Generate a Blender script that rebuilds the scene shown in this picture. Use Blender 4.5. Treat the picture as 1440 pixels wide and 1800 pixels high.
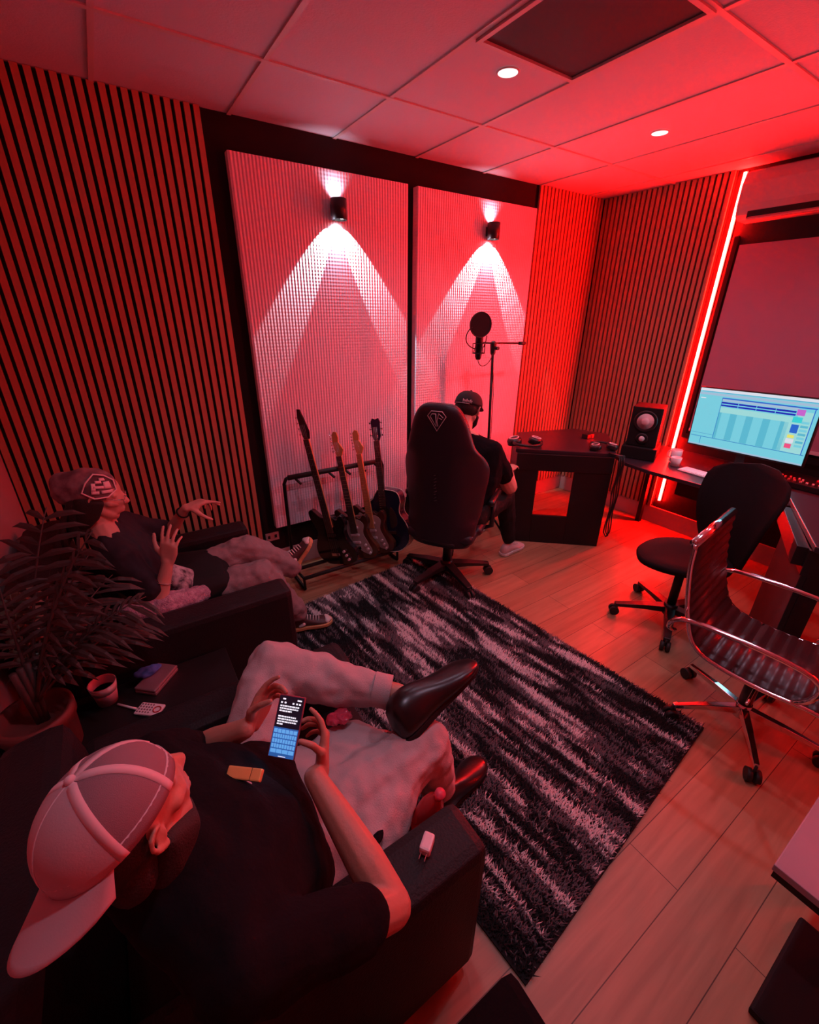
import bpy, bmesh, math, random
import numpy as np
from mathutils import Vector as V, Matrix, noise
random.seed(4); rng = np.random.default_rng(4)
PI = math.pi
for o in list(bpy.data.objects): bpy.data.objects.remove(o)
SC = bpy.context.scene; C = SC.collection

# ------------------------------------------------------------------ camera, exposure, world
cam_d = bpy.data.cameras.new('camera'); cam = bpy.data.objects.new('camera', cam_d); C.objects.link(cam)
CAMP = V((0, 0, 1.814))
_z = -V((-14/765, -1693/765, -1)).normalized(); _x = V((1270/765, 338/765, -1)).normalized()
_x = (_x - _z*_x.dot(_z)).normalized(); _y = _z.cross(_x)
cam.matrix_world = Matrix.Translation(CAMP) @ Matrix((_x, _y, _z)).to_4x4()
cam_d.sensor_fit = 'VERTICAL'; cam_d.sensor_height = 36; cam_d.lens = 765/1800*36
cam_d.clip_start = .02; cam_d.clip_end = 60
SC.camera = cam
SC.view_settings.view_transform = 'Standard'; SC.view_settings.look = 'None'
SC.view_settings.exposure = 0.0; SC.view_settings.gamma = 1
W = bpy.data.worlds.new('world'); SC.world = W; W.use_nodes = True
W.node_tree.nodes['Background'].inputs[0].default_value = (.03, .02, .03, 1)
W.node_tree.nodes['Background'].inputs[1].default_value = .3

LED_STRENGTH = 740.0          # red neon strip by the window and the added one out of view
SCONCE_W = 50.0              # each wedge of a wall lamp
DOWN_W = 24.0                 # recessed downlights, with added fill ones out of view

def lamp(name, kind, loc, energy, color, direction=None, parent=None, **kw):
    l = bpy.data.lights.new(name, kind); l.energy = energy; l.color = color
    for k, v in kw.items(): setattr(l, k, v)
    o = bpy.data.objects.new(name, l); C.objects.link(o); o.location = loc
    if direction is not None: o.rotation_euler = V(direction).to_track_quat('-Z', 'Y').to_euler()
    if parent:
        o.parent = parent; o.location = V(loc) - parent.location
    return o

# ------------------------------------------------------------------ materials
def mat(name, col, rough=.6, metal=0, spec=.5, emit=None, es=0, bump=None, alpha=1, trans=0, var=None, sheen=0, coat=0):
    m = bpy.data.materials.new(name); m.use_nodes = True
    nt = m.node_tree; b = nt.nodes['Principled BSDF']
    b.inputs['Base Color'].default_value = (*col, 1); b.inputs['Roughness'].default_value = rough
    b.inputs['Metallic'].default_value = metal; b.inputs['Specular IOR Level'].default_value = spec
    if sheen: b.inputs['Sheen Weight'].default_value = sheen
    if coat: b.inputs['Coat Weight'].default_value = coat
    if trans: b.inputs['Transmission Weight'].default_value = trans
    if alpha < 1: b.inputs['Alpha'].default_value = alpha
    if emit: b.inputs['Emission Color'].default_value = (*emit, 1); b.inputs['Emission Strength'].default_value = es
    if bump or var:
        tc = nt.nodes.new('ShaderNodeTexCoord')
    if bump:
        sc, st = bump
        n = nt.nodes.new('ShaderNodeTexNoise'); n.inputs['Scale'].default_value = sc; n.inputs['Detail'].default_value = 4
        nt.links.new(tc.outputs['Object'], n.inputs['Vector'])
        bp = nt.nodes.new('ShaderNodeBump'); bp.inputs['Strength'].default_value = st; bp.inputs['Distance'].default_value = .01
        nt.links.new(n.outputs[0], bp.inputs['Height']); nt.links.new(bp.outputs[0], b.inputs['Normal'])
    if var:
        sc, c2 = var
        n = nt.nodes.new('ShaderNodeTexNoise'); n.inputs['Scale'].default_value = sc; n.inputs['Detail'].default_value = 5
        nt.links.new(tc.outputs['Object'], n.inputs['Vector'])
        r = nt.nodes.new('ShaderNodeValToRGB'); r.color_ramp.elements[0].position = .38; r.color_ramp.elements[1].position = .62
        r.color_ramp.elements[0].color = (*col, 1); r.color_ramp.elements[1].color = (*c2, 1)
        nt.links.new(n.outputs[0], r.inputs[0]); nt.links.new(r.outputs[0], b.inputs['Base Color'])
    return m

black_paint = mat('black_wall_paint', (.010, .010, .011), .8, spec=.2)
white_wall = mat('wall_paint', (.35, .3, .3), .8)
tile_m = mat('ceiling_tile', (.60, .61, .68), .85, bump=(120, .15))
grid_m = mat('ceiling_grid', (.6, .56, .56), .5)
felt = mat('slat_felt', (.008, .007, .007), .95)
skirt_m = mat('skirting_paint', (.42, .36, .36), .5)
black_plastic = mat('black_plastic', (.012, .012, .013), .35)
black_matte = mat('black_matte', (.009, .009, .01), .75, spec=.25)
black_metal = mat('black_metal', (.015, .015, .016), .35, .6)
chrome = mat('chrome', (.8, .78, .8), .12, 1)
leather = mat('black_leather', (.016, .015, .017), .5, spec=.18, bump=(160, .25))
chair_leather = mat('gaming_leather', (.018, .013, .02), .42, bump=(200, .15))
mesh_fab = mat('black_mesh_fabric', (.008, .007, .008), .85, spec=.12, bump=(500, .3))
shirt_m = mat('black_cotton', (.005, .005, .007), .95, spec=.12, bump=(90, .2))
skin = mat('skin', (.42, .21, .15), .5, bump=(160, .08))
skin_l = mat('skin_light', (.6, .34, .27), .5)
hair_m = mat('dark_hair', (.012, .008, .007), .7, bump=(300, .35))
grey_trs = mat('light_grey_joggers', (.40, .37, .37), .85, bump=(260, .25))
mauve_trs = mat('taupe_trousers', (.27, .2, .2), .8, bump=(120, .2))
cap_m = mat('cap_cotton', (.42, .34, .36), .9, bump=(400, .06))
cap_mesh_m = mat('cap_mesh', (.22, .15, .17), .8, bump=(900, .25))
cap_tape_m = mat('cap_tape', (.58, .48, .5), .8)
white_plastic = mat('white_plastic', (.75, .7, .72), .35)
gold = mat('gold_metal', (1, .72, .25), .4, .55)
red_glass = mat('red_plastic_bottle', (.7, .05, .06), .12, trans=.55)
pink_wrap = mat('pink_film', (.9, .12, .22), .1, trans=.5)
leaf_m = mat('palm_leaf', (.028, .022, .02), .6, var=(6, (.05, .036, .032)))
leaf_l = mat('light_leaf', (.12, .13, .09), .5)
pot_m = mat('pot_terracotta', (.12, .035, .03), .6)
rubber = mat('rubber', (.015, .014, .014), .6)
wood_amber = mat('maple_neck', (.6, .3, .11), .35, coat=.3)
rosewood = mat('rosewood_board', (.035, .018, .014), .5)
gtr_black = mat('guitar_lacquer_black', (.012, .01, .012), .12, coat=.6)
gtr_burst = mat('guitar_lacquer_burst', (.05, .02, .015), .15, coat=.6, var=(4, (.12, .04, .02)))
gtr_blue = mat('guitar_lacquer_blue', (.012, .014, .04), .25, coat=.5)
pick_m = mat('pearl_pickguard', (.42, .36, .33), .3)
bind_m = mat('cream_binding', (.7, .6, .5), .4)
cone_m = mat('speaker_cone', (.75, .66, .66), .5)
paper_m = mat('paper_white', (.75, .72, .75), .7)
blue_cloth = mat('blue_cloth', (.05, .12, .4), .8)
blind_m = mat('roller_blind', (.42, .26, .36), .8, bump=(400, .1))
ac_m = mat('ac_plastic', (.5, .42, .44), .25)
desk_m = mat('desk_black_laminate', (.03, .022, .03), .3)
desk_edge = mat('desk_panel_black', (.010, .009, .010), .5, spec=.3)
table_m = mat('table_grey_wood', (.36, .3, .34), .4, var=(3, (.28, .23, .27)))
pink_trainer = mat('pale_trainer', (.75, .5, .48), .6)
tan_rubber = mat('gum_sole', (.6, .34, .15), .6)
white_lth = mat('white_leather', (.7, .66, .62), .5)
brown_lth = mat('brown_leather', (.06, .03, .03), .5)
knit_m = mat('pink_knit', (.42, .24, .33), .95, bump=(180, 1), var=(60, (.62, .42, .5)))
print_m = mat('printed_cotton', (.03, .03, .035), .8, var=(28, (.5, .48, .5)))
beanie_m = mat('printed_headwrap', (.10, .06, .07), .9, var=(16, (.26, .17, .18)))
beanie_w = mat('headwrap_print', (.8, .66, .66), .8)
led_m = mat('red_led', (.8, .1, .1), .5, emit=(1, .003, .0022), es=LED_STRENGTH)
vent_m = mat('vent_dark', (.03, .022, .024), .8)
foot_rug = None

def wood_slat():
    m = mat('oak_slat', (.33, .16, .08), .6); nt = m.node_tree; b = nt.nodes['Principled BSDF']
    tc = nt.nodes.new('ShaderNodeTexCoord'); mp = nt.nodes.new('ShaderNodeMapping'); mp.inputs['Scale'].default_value = (40, 40, 1.2)
    n = nt.nodes.new('ShaderNodeTexNoise'); n.inputs['Scale'].default_value = 1; n.inputs['Detail'].default_value = 6
    r = nt.nodes.new('ShaderNodeValToRGB')
    r.color_ramp.elements[0].color = (.34, .18, .11, 1); r.color_ramp.elements[1].color = (.46, .27, .17, 1)
    nt.links.new(tc.outputs['Object'], mp.inputs[0]); nt.links.new(mp.outputs[0], n.inputs['Vector'])
    nt.links.new(n.outputs[0], r.inputs[0]); nt.links.new(r.outputs[0], b.inputs['Base Color'])
    return m
oak = wood_slat()

def floor_mat():
    m = mat('oak_planks', (.3, .16, .08), .42); nt = m.node_tree; b = nt.nodes['Principled BSDF']; L = nt.links
    N = nt.nodes.new
    tc = N('ShaderNodeTexCoord'); mp = N('ShaderNodeMapping'); mp.inputs['Location'].default_value = (.35, .0, 0)
    L.new(tc.outputs['Object'], mp.inputs[0])
    br = N('ShaderNodeTexBrick'); br.offset = .37; br.inputs['Scale'].default_value = 1
    br.inputs['Brick Width'].default_value = 1.6; br.inputs['Row Height'].default_value = .178
    br.inputs['Mortar Size'].default_value = .0016; br.inputs['Mortar Smooth'].default_value = .2; br.inputs['Bias'].default_value = 0
    br.inputs['Color1'].default_value = (.42, .25, .14, 1); br.inputs['Color2'].default_value = (.33, .185, .10, 1)
    br.inputs['Mortar'].default_value = (.09, .04, .02, 1)
    L.new(mp.outputs[0], br.inputs['Vector'])
    mp2 = N('ShaderNodeMapping'); mp2.inputs['Scale'].default_value = (1.6, 22, 1); L.new(tc.outputs['Object'], mp2.inputs[0])
    n = N('ShaderNodeTexNoise'); n.inputs['Scale'].default_value = 1.4; n.inputs['Detail'].default_value = 8; n.inputs['Distortion'].default_value = .7
    L.new(mp2.outputs[0], n.inputs['Vector'])
    r = N('ShaderNodeValToRGB'); r.color_ramp.elements[0].position = .3; r.color_ramp.elements[1].position = .7
    r.color_ramp.elements[0].color = (.80, .76, .72, 1); r.color_ramp.elements[1].color = (1.1, 1.08, 1.06, 1)
    L.new(n.outputs[0], r.inputs[0])
    mx = N('ShaderNodeMix'); mx.data_type = 'RGBA'; mx.blend_type = 'MULTIPLY'; mx.inputs[0].default_value = 1
    L.new(br.outputs[0], mx.inputs[6]); L.new(r.outputs[0], mx.inputs[7]); L.new(mx.outputs[2], b.inputs['Base Color'])
    bp = N('ShaderNodeBump'); bp.inputs['Strength'].default_value = .25; bp.inputs['Distance'].default_value = .003
    L.new(br.outputs['Fac'], bp.inputs['Height']); bp.invert = True; L.new(bp.outputs[0], b.inputs['Normal'])
    return m
floor_m = floor_mat()

def waffle_mat():
    m = mat('waffle_foam', (.74, .76, .86), .7); nt = m.node_tree; b = nt.nodes['Principled BSDF']; L = nt.links; N = nt.nodes.new
    tc = N('ShaderNodeTexCoord')
    def wave(axis, per):
        w = N('ShaderNodeTexWave'); w.wave_type = 'BANDS'; w.bands_direction = axis; w.wave_profile = 'SIN'
        w.inputs['Scale'].default_value = 2*PI/per/20; w.inputs['Distortion'].default_value = 0
        L.new(tc.outputs['Object'], w.inputs['Vector']); return w
    wx = wave('X', .02); wz = wave('Z', .02)
    ml = N('ShaderNodeMath'); ml.operation = 'MULTIPLY'; L.new(wz.outputs['Fac'], ml.inputs[0]); ml.inputs[1].default_value = .28
    ad = N('ShaderNodeMath'); ad.operation = 'ADD'; L.new(wx.outputs['Fac'], ad.inputs[0]); L.new(ml.outputs[0], ad.inputs[1])
    bp = N('ShaderNodeBump'); bp.inputs['Strength'].default_value = .5; bp.inputs['Distance'].default_value = .006
    L.new(ad.outputs[0], bp.inputs['Height']); L.new(bp.outputs[0], b.inputs['Normal'])
    return m
waffle = waffle_mat()

def rug_mat():
    m = mat('shag_pile', (.1, .1, .1), .95); nt = m.node_tree; b = nt.nodes['Principled BSDF']; L = nt.links; N = nt.nodes.new
    uv = N('ShaderNodeUVMap'); uv.uv_map = 'root'
    def streak(loc, sc, dist):
        mp = N('ShaderNodeMapping'); mp.inputs['Location'].default_value = loc; mp.inputs['Scale'].default_value = sc
        L.new(uv.outputs[0], mp.inputs[0])
        n = N('ShaderNodeTexNoise'); n.inputs['Scale'].default_value = 1; n.inputs['Detail'].default_value = 3; n.inputs['Roughness'].default_value = .55
        n.inputs['Distortion'].default_value = dist
        L.new(mp.outputs[0], n.inputs['Vector']); return n
    n1 = streak((0, 0, 0), (18, 2.1, 1), .7)
    r = N('ShaderNodeValToRGB'); r.color_ramp.interpolation = 'CONSTANT'
    e = r.color_ramp.elements; e[0].position = 0; e[0].color = (.008, .007, .008, 1); e[1].position = .5; e[1].color = (.15, .115, .125, 1)
    x = e.new(.582); x.color = (.74, .63, .62, 1)
    x = e.new(.36); x.color = (.008, .007, .008, 1); x = e.new(.29); x.color = (.12, .095, .1, 1); e[0].color = (.12, .095, .1, 1)
    L.new(n1.outputs[0], r.inputs[0]); L.new(r.outputs[0], b.inputs['Base Color'])
    return m
rug_m = rug_mat()

# ------------------------------------------------------------------ mesh helpers
class MB:
    def __init__(s, off=(0, 0, 0)): s.bm = bmesh.new(); s.off = V(off)
    def add(s, verts, faces, mi=0, smooth=False):
        vs = [s.bm.verts.new(V(v) - s.off) for v in verts]; out = []
        for f in faces:
            try:
                fc = s.bm.faces.new([vs[i] for i in f]); fc.material_index = mi; fc.smooth = smooth; out.append(fc)
            except ValueError: pass
        return vs, out
    def box(s, x0, x1, y0, y1, z0, z1, M=None, mi=0, bev=0):
        t = bmesh.new(); bmesh.ops.create_cube(t, size=1)
        for v in t.verts: v.co = V(((x0+x1)/2 + v.co.x*(x1-x0), (y0+y1)/2 + v.co.y*(y1-y0), (z0+z1)/2 + v.co.z*(z1-z0)))
        if bev: bmesh.ops.bevel(t, geom=t.edges[:], offset=bev, segments=2, affect='EDGES', profile=.6)
        s.merge(t, M, mi, False); return s
    def merge(s, t, M=None, mi=0, smooth=True):
        t.verts.index_update(); vs = []
        for v in t.verts:
            co = M @ v.co if M is not None else v.co
            vs.append(s.bm.verts.new(co - s.off))
        for f in t.faces:
            try:
                fc = s.bm.faces.new([vs[v.index] for v in f.verts]); fc.material_index = mi; fc.smooth = smooth
            except ValueError: pass
        t.free()
    def cyl(s, a, b, r, r2=None, n=16, mi=0, smooth=True, cap=True):
        a = V(a); b = V(b); r2 = r if r2 is None else r2
        d = (b - a).normalized(); u = d.orthogonal().normalized(); w = d.cross(u)
        vs = []
        for p, rr in ((a, r), (b, r2)):
            for i in range(n):
                t = 2*PI*i/n; vs.append(p + u*math.cos(t)*rr + w*math.sin(t)*rr)
        fs = [(i, (i+1) % n, n+(i+1) % n, n+i) for i in range(n)]
        nv, out = s.add(vs, fs, mi, smooth)
        if cap:
            for ring in (list(reversed(nv[:n])), nv[n:]):
                try:
                    f = s.bm.faces.new(ring); f.material_index = mi
                except ValueError: pass
        return s
    def tube(s, pts, r, n=8, mi=0, closed=False):
        pts = [V(p) for p in pts]; k = len(pts); rings = []
        prev = None
        for i, p in enumerate(pts):
            a = pts[(i-1) % k] if (i > 0 or closed) else p; b = pts[(i+1) % k] if (i < k-1 or closed) else p
            d = (b - a).normalized()
            u = d.orthogonal().normalized() if prev is None else (prev - d*prev.dot(d)).normalized()
            prev = u; w = d.cross(u); rr = r[i] if isinstance(r, (list, tuple)) else r
            rings.append([p + (u*math.cos(2*PI*j/n) + w*math.sin(2*PI*j/n))*rr for j in range(n)])
        s.loft(rings, mi, closed_path=closed); return s
    def loft(s, rings, mi=0, cap=True, closed_path=False, closed_ring=True, smooth=True):
        n = len(rings[0]); vs = [s.bm.verts.new(V(p) - s.off) for r in rings for p in r]; k = len(rings)
        for i in range(k if closed_path else k-1):
            for j in range(n if closed_ring else n-1):
                a, b = i*n+j, i*n+(j+1) % n; i2 = ((i+1) % k)*n; c, d = i2+(j+1) % n, i2+j
                try:
                    f = s.bm.faces.new([vs[a], vs[b], vs[c], vs[d]]); f.smooth = smooth; f.material_index = mi
                except ValueError: pass
        if cap and not closed_path and closed_ring:
            for ring in (vs[:n][::-1], vs[-n:]):
                try:
                    f = s.bm.faces.new(ring); f.smooth = smooth; f.material_index = mi
                except ValueError: pass
        return s
    def hull(s, sph, sub=2, mi=0):
        t = bmesh.new()
        for p in sph:
            c, r = V(p[0]), p[1]; q = bmesh.ops.create_icosphere(t, subdivisions=sub, radius=1)
            for v in q['verts']:
                v.co = (V((v.co.x*r[0], v.co.y*r[1], v.co.z*r[2])) if hasattr(r, '__len__') else v.co*r) + c
        ret = bmesh.ops.convex_hull(t, input=t.verts[:])
        bad = [g for g in ret['geom_interior'] if isinstance(g, bmesh.types.BMVert)]
        t2 = list({*bad, *[v for v in t.verts if not v.link_faces]})
        bmesh.ops.delete(t, geom=t2, context='VERTS')
        for f in [f for f in t.faces if all(len(e.link_faces) > 2 for e in f.edges)]: t.faces.remove(f)
        s.merge(t, None, mi); return s
    def chain(s, pts, sub=2):
        for a, b in zip(pts[:-1], pts[1:]): s.hull([a, b], sub)
        return s
    def ell(s, c, r, M=None, sub=3, mi=0):
        t = bmesh.new(); bmesh.ops.create_icosphere(t, subdivisions=sub, radius=1)
        if not hasattr(r, '__len__'): r = (r, r, r)
        for v in t.verts:
            q = V((v.co.x*r[0], v.co.y*r[1], v.co.z*r[2]))
            v.co = (M @ q if M is not None else q) + V(c)
        s.merge(t, None, mi); return s
    def prism(s, outline, M, depth, mi=0, smooth=False):
        """outline (x,y) in the plane of M, extruded along M's z by depth"""
        n = len(outline)
        vs = [M @ V((x, y, 0)) for x, y in outline] + [M @ V((x, y, depth)) for x, y in outline]
        fs = [tuple(range(n-1, -1, -1)), tuple(range(n, 2*n))] + [(i, (i+1) % n, n+(i+1) % n, n+i) for i in range(n)]
        s.add(vs, fs, mi, smooth); return s
    def build(s, name, m, parent=None, remesh=0, smooth=0, sub=0, bevel=0, solid=0, wrinkle=None, xf=None):
        bmesh.ops.recalc_face_normals(s.bm, faces=s.bm.faces[:])
        me = bpy.data.meshes.new(name); s.bm.to_mesh(me); s.bm.free()
        for x in (m if isinstance(m, (list, tuple)) else [m]): me.materials.append(x)
        o = bpy.data.objects.new(name, me); C.objects.link(o)
        if parent is not None: o.parent = parent
        if xf is not None: o.matrix_local = xf
        if remesh:
            d = o.modifiers.new('r', 'REMESH'); d.mode = 'VOXEL'; d.voxel_size = remesh; d.use_smooth_shade = True
        if smooth:
            d = o.modifiers.new('s', 'SMOOTH'); d.factor = .5; d.iterations = smooth
        if wrinkle:
            tx = bpy.data.textures.new(name, 'CLOUDS'); tx.noise_scale = wrinkle[0]; tx.noise_depth = 1
            d = o.modifiers.new('w', 'DISPLACE'); d.texture = tx; d.strength = wrinkle[1]; d.mid_level = .5
        if bevel:
            d = o.modifiers.new('b', 'BEVEL'); d.width = bevel; d.segments = 2; d.limit_method = 'ANGLE'
        if sub:
            d = o.modifiers.new('u', 'SUBSURF'); d.levels = sub; d.render_levels = sub
        return o

def tag(o, label, cat, group=None):
    o['label'] = label; o['category'] = cat
    if group: o['group'] = group
    return o
def thing(name, label, cat, loc=(0, 0, 0), rz=0, group=None):
    o = bpy.data.objects.new(name, None); C.objects.link(o); o.location = loc; o.rotation_euler = (0, 0, rz)
    o.empty_display_size = .1
    return tag(o, label, cat, group)
def struct(o): o['kind'] = 'structure'; return o
def dup(o, parent=None):
    c = o.copy(); C.objects.link(c); c.parent = parent
    for ch in list(o.children): dup(ch, c)
    return c
def frame(o, x, z):
    """matrix with local x along x and z near z, origin o"""
    x = V(x).normalized(); y = V(z).cross(x).normalized(); z = x.cross(y)
    m = Matrix((x, y, z)).transposed().to_4x4(); m.translation = V(o); return m
def sup(n, a, b, e=2.5, cx=0, cy=0):
    out = []
    for i in range(n):
        t = 2*PI*i/n; c, s_ = math.cos(t), math.sin(t)
        out.append((cx + a*math.copysign(abs(c)**(2/e), c), cy + b*math.copysign(abs(s_)**(2/e), s_)))
    return out
def bez(p0, p1, p2, p3, n=12):
    p0, p1, p2, p3 = map(V, (p0, p1, p2, p3)); r = []
    for i in range(n+1):
        t = i/n; r.append(p0*(1-t)**3 + p1*3*t*(1-t)**2 + p2*3*t*t*(1-t) + p3*t**3)
    return r

# ------------------------------------------------------------------ room shell
XL, XR, YF, YB, H = -.57, 4.084, -1.7, 3.01, 2.78
def slab(name, m, *b):
    return struct(MB().box(*b).build(name, m))
slab('floor', floor_m, XL-.1, XR+.1, YF-.1, YB+.1, -.1, 0)
slab('wall_back', black_paint, XL-.1, XR+.1, YB, YB+.1, 0, H)
slab('wall_right', black_paint, XR, XR+.1, YF, YB, 0, H)
slab('wall_left', white_wall, XL-.1, XL, YF, YB, 0, H)
slab('wall_front', white_wall, XL-.1, XR+.1, YF-.1, YF, 0, H)
slab('ceiling', tile_m, XL-.1, XR+.1, YF-.1, YB+.1, H, H+.1)
# lay-in ceiling: T bars
g = MB()
for x in (-.385, .22, .825, 1.432, 2.03, 2.63, 3.23, 3.83): g.box(x-.011, x+.011, YF, YB, H-.006, H+.01)
for y in (-1.28, -.06, 1.145, 2.36): g.box(XL, XR, y-.011, y+.011, H-.007, H+.01)
struct(g.build('trim_1', grid_m))
# slat panelling on the back wall and the right wall
def slats(name, axis, a, b, fixed, pitch=.0447):
    g = MB(); w = pitch*.63; k = int((b-a)/pitch + .5); p = (b-a)/k
    z0, z1 = .165, H-.002
    for i in range(k):
        s0 = a + i*p + (p-w)/2; s1 = s0 + w
        if axis == 'x': g.box(s0, s1, fixed-.03, fixed-.012, z0, z1)
        else: g.box(fixed-.03, fixed-.012, s0, s1, z0, z1)
    if axis == 'x': g.box(a, b, fixed-.012, fixed, z0, z1, mi=1)
    else: g.box(fixed-.012, fixed, a, b, z0, z1, mi=1)
    return struct(g.build(name, [oak, felt]))
slats('trim_2', 'x', XL, .683, YB)
slats('trim_3', 'x', 3.215, XR-.03, YB)
slats('trim_4', 'y', 1.92, YB-.03, XR)
struct(MB().box(XL, XR, YB-.018, YB, 0, .16, bev=.004).build('baseboard_back', skirt_m))
struct(MB().box(XR-.018, XR, YF, YB-.018, 0, .16, bev=.004).build('baseboard_right', skirt_m))

# window with its roller blind
w = thing('roller_blind', 'pink-lit closed roller blind over the window behind the monitor', 'blind', (4.05, .6, 2.3))
MB((4.05, .6, 2.3)).box(4.045, 4.05, -.55, 1.765, .95, 2.3).build('blind_cloth', blind_m, w)
MB((4.05, .6, 2.3)).box(4.038, 4.052, -.55, 1.765, .93, .955, bev=.003).build('bottom_bar', white_plastic, w)
g = MB(); g.box(4.06, 4.084, -.62, -.56, .9, 2.36).box(4.06, 4.084, 1.79, 1.82, .9, 2.36).box(4.06, 4.084, -.62, 1.82, .86, .9)
struct(g.build('window_1', black_paint))

# LED strip by the blind, plus one added out of view to brighten the left
for y, lab in ((1.865, 'glowing red neon strip standing against the right wall beside the blind'), (-1.5, 'added red neon strip out of view, brightening the left of the room')):
    w = thing('neon_strip', lab, 'light strip', (4.07, y, 0))
    zb = .24 if y > 0 else 1.55
    MB((4.07, y, 0)).cyl((4.064, y, zb), (4.064, y, 2.755), .0095, n=10).build('tube', led_m, w)
    MB((4.07, y, 0)).box(4.074, 4.084, y-.013, y+.013, zb-.005, 2.76).build('channel', white_plastic, w)

# acoustic panels
for x0, x1, lab in ((.775, 1.925, 'larger waffle-faced acoustic panel behind the guitars'), (2.0, 3.17, 'smaller-looking waffle acoustic panel behind the microphone')):
    t = MB().box(x0, x1, YB-.062, YB-.004, .347+.02, 2.628-.02, bev=.006)
    tag(t.build('sound_absorber', waffle), lab, 'acoustic panel', 'acoustic wall panels')

# sconces
def sconce(x, lab):
    z = 2.40; y = YB-.062-.052
    t = thing('wall_lamp', lab, 'lamp', (x, y, z))
    n = 28; g = MB((x, y, z)); R, Ri = .047, .043
    rings = []
    for rr, zz in ((Ri, -.055), (R, -.055), (R, .055), (Ri, .055), (Ri, -.055)):
        rings.append([(x+rr*math.cos(2*PI*i/n), y+rr*math.sin(2*PI*i/n), z+zz) for i in range(n)])
    g.loft(rings, cap=False); g.build('housing', black_plastic, t)
    MB((x, y, z)).cyl((x, y, z-.03), (x, y, z+.03), .042).build('core', black_plastic, t)
    MB((x, y, z)).box(x-.03, x+.03, y+.04, YB-.06, z-.03, z+.03).build('mount', black_plastic, t)
    for s in (-1, 1):
        MB((x, y, z)).cyl((x+s*.022, y, z-.032), (x+s*.022, y, z-.046), .014).build('lens', mat('lens_glow', (.9, .9, .9), .2, emit=(1, .95, .9), es=6), t)
        MB((x, y, z)).cyl((x+s*.022, y, z+.032), (x+s*.022, y, z+.04), .012).build('lens', mat('lens_glow_up', (.9, .9, .9), .2, emit=(1, .9, .95), es=2), t)
        lamp('spot', 'SPOT', (x+s*.022, y+.012, z-.058), SCONCE_W*1.1, (.85, .93, 1), (s*.62, .40, -1), t, spot_size=math.radians(38), spot_blend=.12, shadow_soft_size=.003)
    lamp('spot', 'SPOT', (x, y+.01, z-.06), SCONCE_W*.24, (.9, .8, 1), (0, .35, -1), t, spot_size=math.radians(110), spot_blend=1, shadow_soft_size=.01)
    lamp('spot', 'SPOT', (x, y+.01, z+.06), SCONCE_W*.05, (1, .75, .9), (0, .7, 1), t, spot_size=math.radians(100), spot_blend=1, shadow_soft_size=.01)
sconce(1.385, 'black cylinder wall lamp on the larger acoustic panel')
sconce(2.665, 'black cylinder wall lamp above the microphone')

# visible recessed downlights, added out-of-view ones for fill light, and vent
dl_m = mat('downlight_diffuser', (.9, .9, .9), .4, emit=(1, .93, .9), es=1.6)
for i, (x, y, lab) in enumerate(((1.73, 1.863, 'round recessed downlight beside the dark ceiling vent'), (2.934, 1.86, 'round recessed downlight nearest the red strip'), (.53, .66, 'added fill downlight above the armchairs, out of view'), (1.73, .66, 'added fill downlight above the rug, out of view'), (2.93, .66, 'added fill downlight above the chrome chair, out of view'))):
    t = thing('downlight', lab, 'light', (x, y, H), 0, 'recessed ceiling downlights')
    MB((x, y, H)).cyl((x, y, H-.004), (x, y, H+.02), .043, n=32).build('diffuser', dl_m, t)
    n = 32
    MB((x, y, H)).loft([[(x+r*math.cos(2*PI*k/n), y+r*math.sin(2*PI*k/n), z) for k in range(n)] for r, z in ((.043, H-.004), (.046, H-.006), (.052, H-.001))], cap=False).build('rim', grid_m, t)
    lamp('spot', 'SPOT', (x, y, H-.02), DOWN_W*(.6 if i < 2 else (.9 if i == 2 else .8)), (1, .74, 1), (0, 0, -1), t, spot_size=math.radians(140), spot_blend=.9, shadow_soft_size=.05)
t = thing('ceiling_vent', 'dark square vent in a pale frame in the ceiling', 'vent', (1.728, 1.45, H))
x0, x1, y0, y1 = 1.467, 1.99, 1.17, 1.73
g = MB((1.728, 1.45, H))
for b in ((x0-.02, x1+.02, y0-.02, y0), (x0-.02, x1+.02, y1, y1+.02), (x0-.02, x0, y0, y1), (x1, x1+.02, y0, y1)): g.box(*b, H-.014, H-.001)
g.build('frame', grid_m, t)
g = MB((1.728, 1.45, H)).box(x0, x1, y0, y1, H-.004, H-.001); g.build('filter', vent_m, t)

# air conditioner
cx, cy, cz = 4.084, 1.2, 2.58
t = thing('air_conditioner', 'white wall air conditioner above the roller blind', 'air conditioner', (cx, cy, cz))
prof = [(0, .15), (-.12, .15), (-.19, .13), (-.215, .06), (-.215, -.06), (-.2, -.12), (-.16, -.145), (-.03, -.15), (0, -.13)]
g = MB((cx, cy, cz)); g.loft([[(cx+px, yy, cz+pz) for px, pz in prof] for yy in (1.775, .85)], smooth=False); g.build('casing', ac_m, t, bevel=.006)
g = MB((cx, cy, cz)); g.box(cx-.205, cx-.15, .93, 1.70, cz-.148, cz-.098); g.build('outlet', black_matte, t)
g = MB((cx, cy, cz)); g.box(-.005, .005, -.38, .38, -.035, .035, M=Matrix.Translation((cx-.195, 1.31, cz-.135)) @ Matrix.Rotation(math.radians(60), 4, 'Y')); g.build('louvre', ac_m, t)

# socket on the back wall
t = thing('power_socket', 'pale double power socket low on the black wall', 'socket', (.75, YB, .282))
MB((.75, YB, .282)).box(.70, .80, YB-.012, YB-.0005, .25, .315, bev=.003).build('plate', skirt_m, t)
for s in (-1, 1): MB((.75, YB, .282)).box(.75+s*.025-.008, .75+s*.025+.008, YB-.0145, YB-.012, .272, .296).build('outlet', black_plastic, t)

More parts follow.
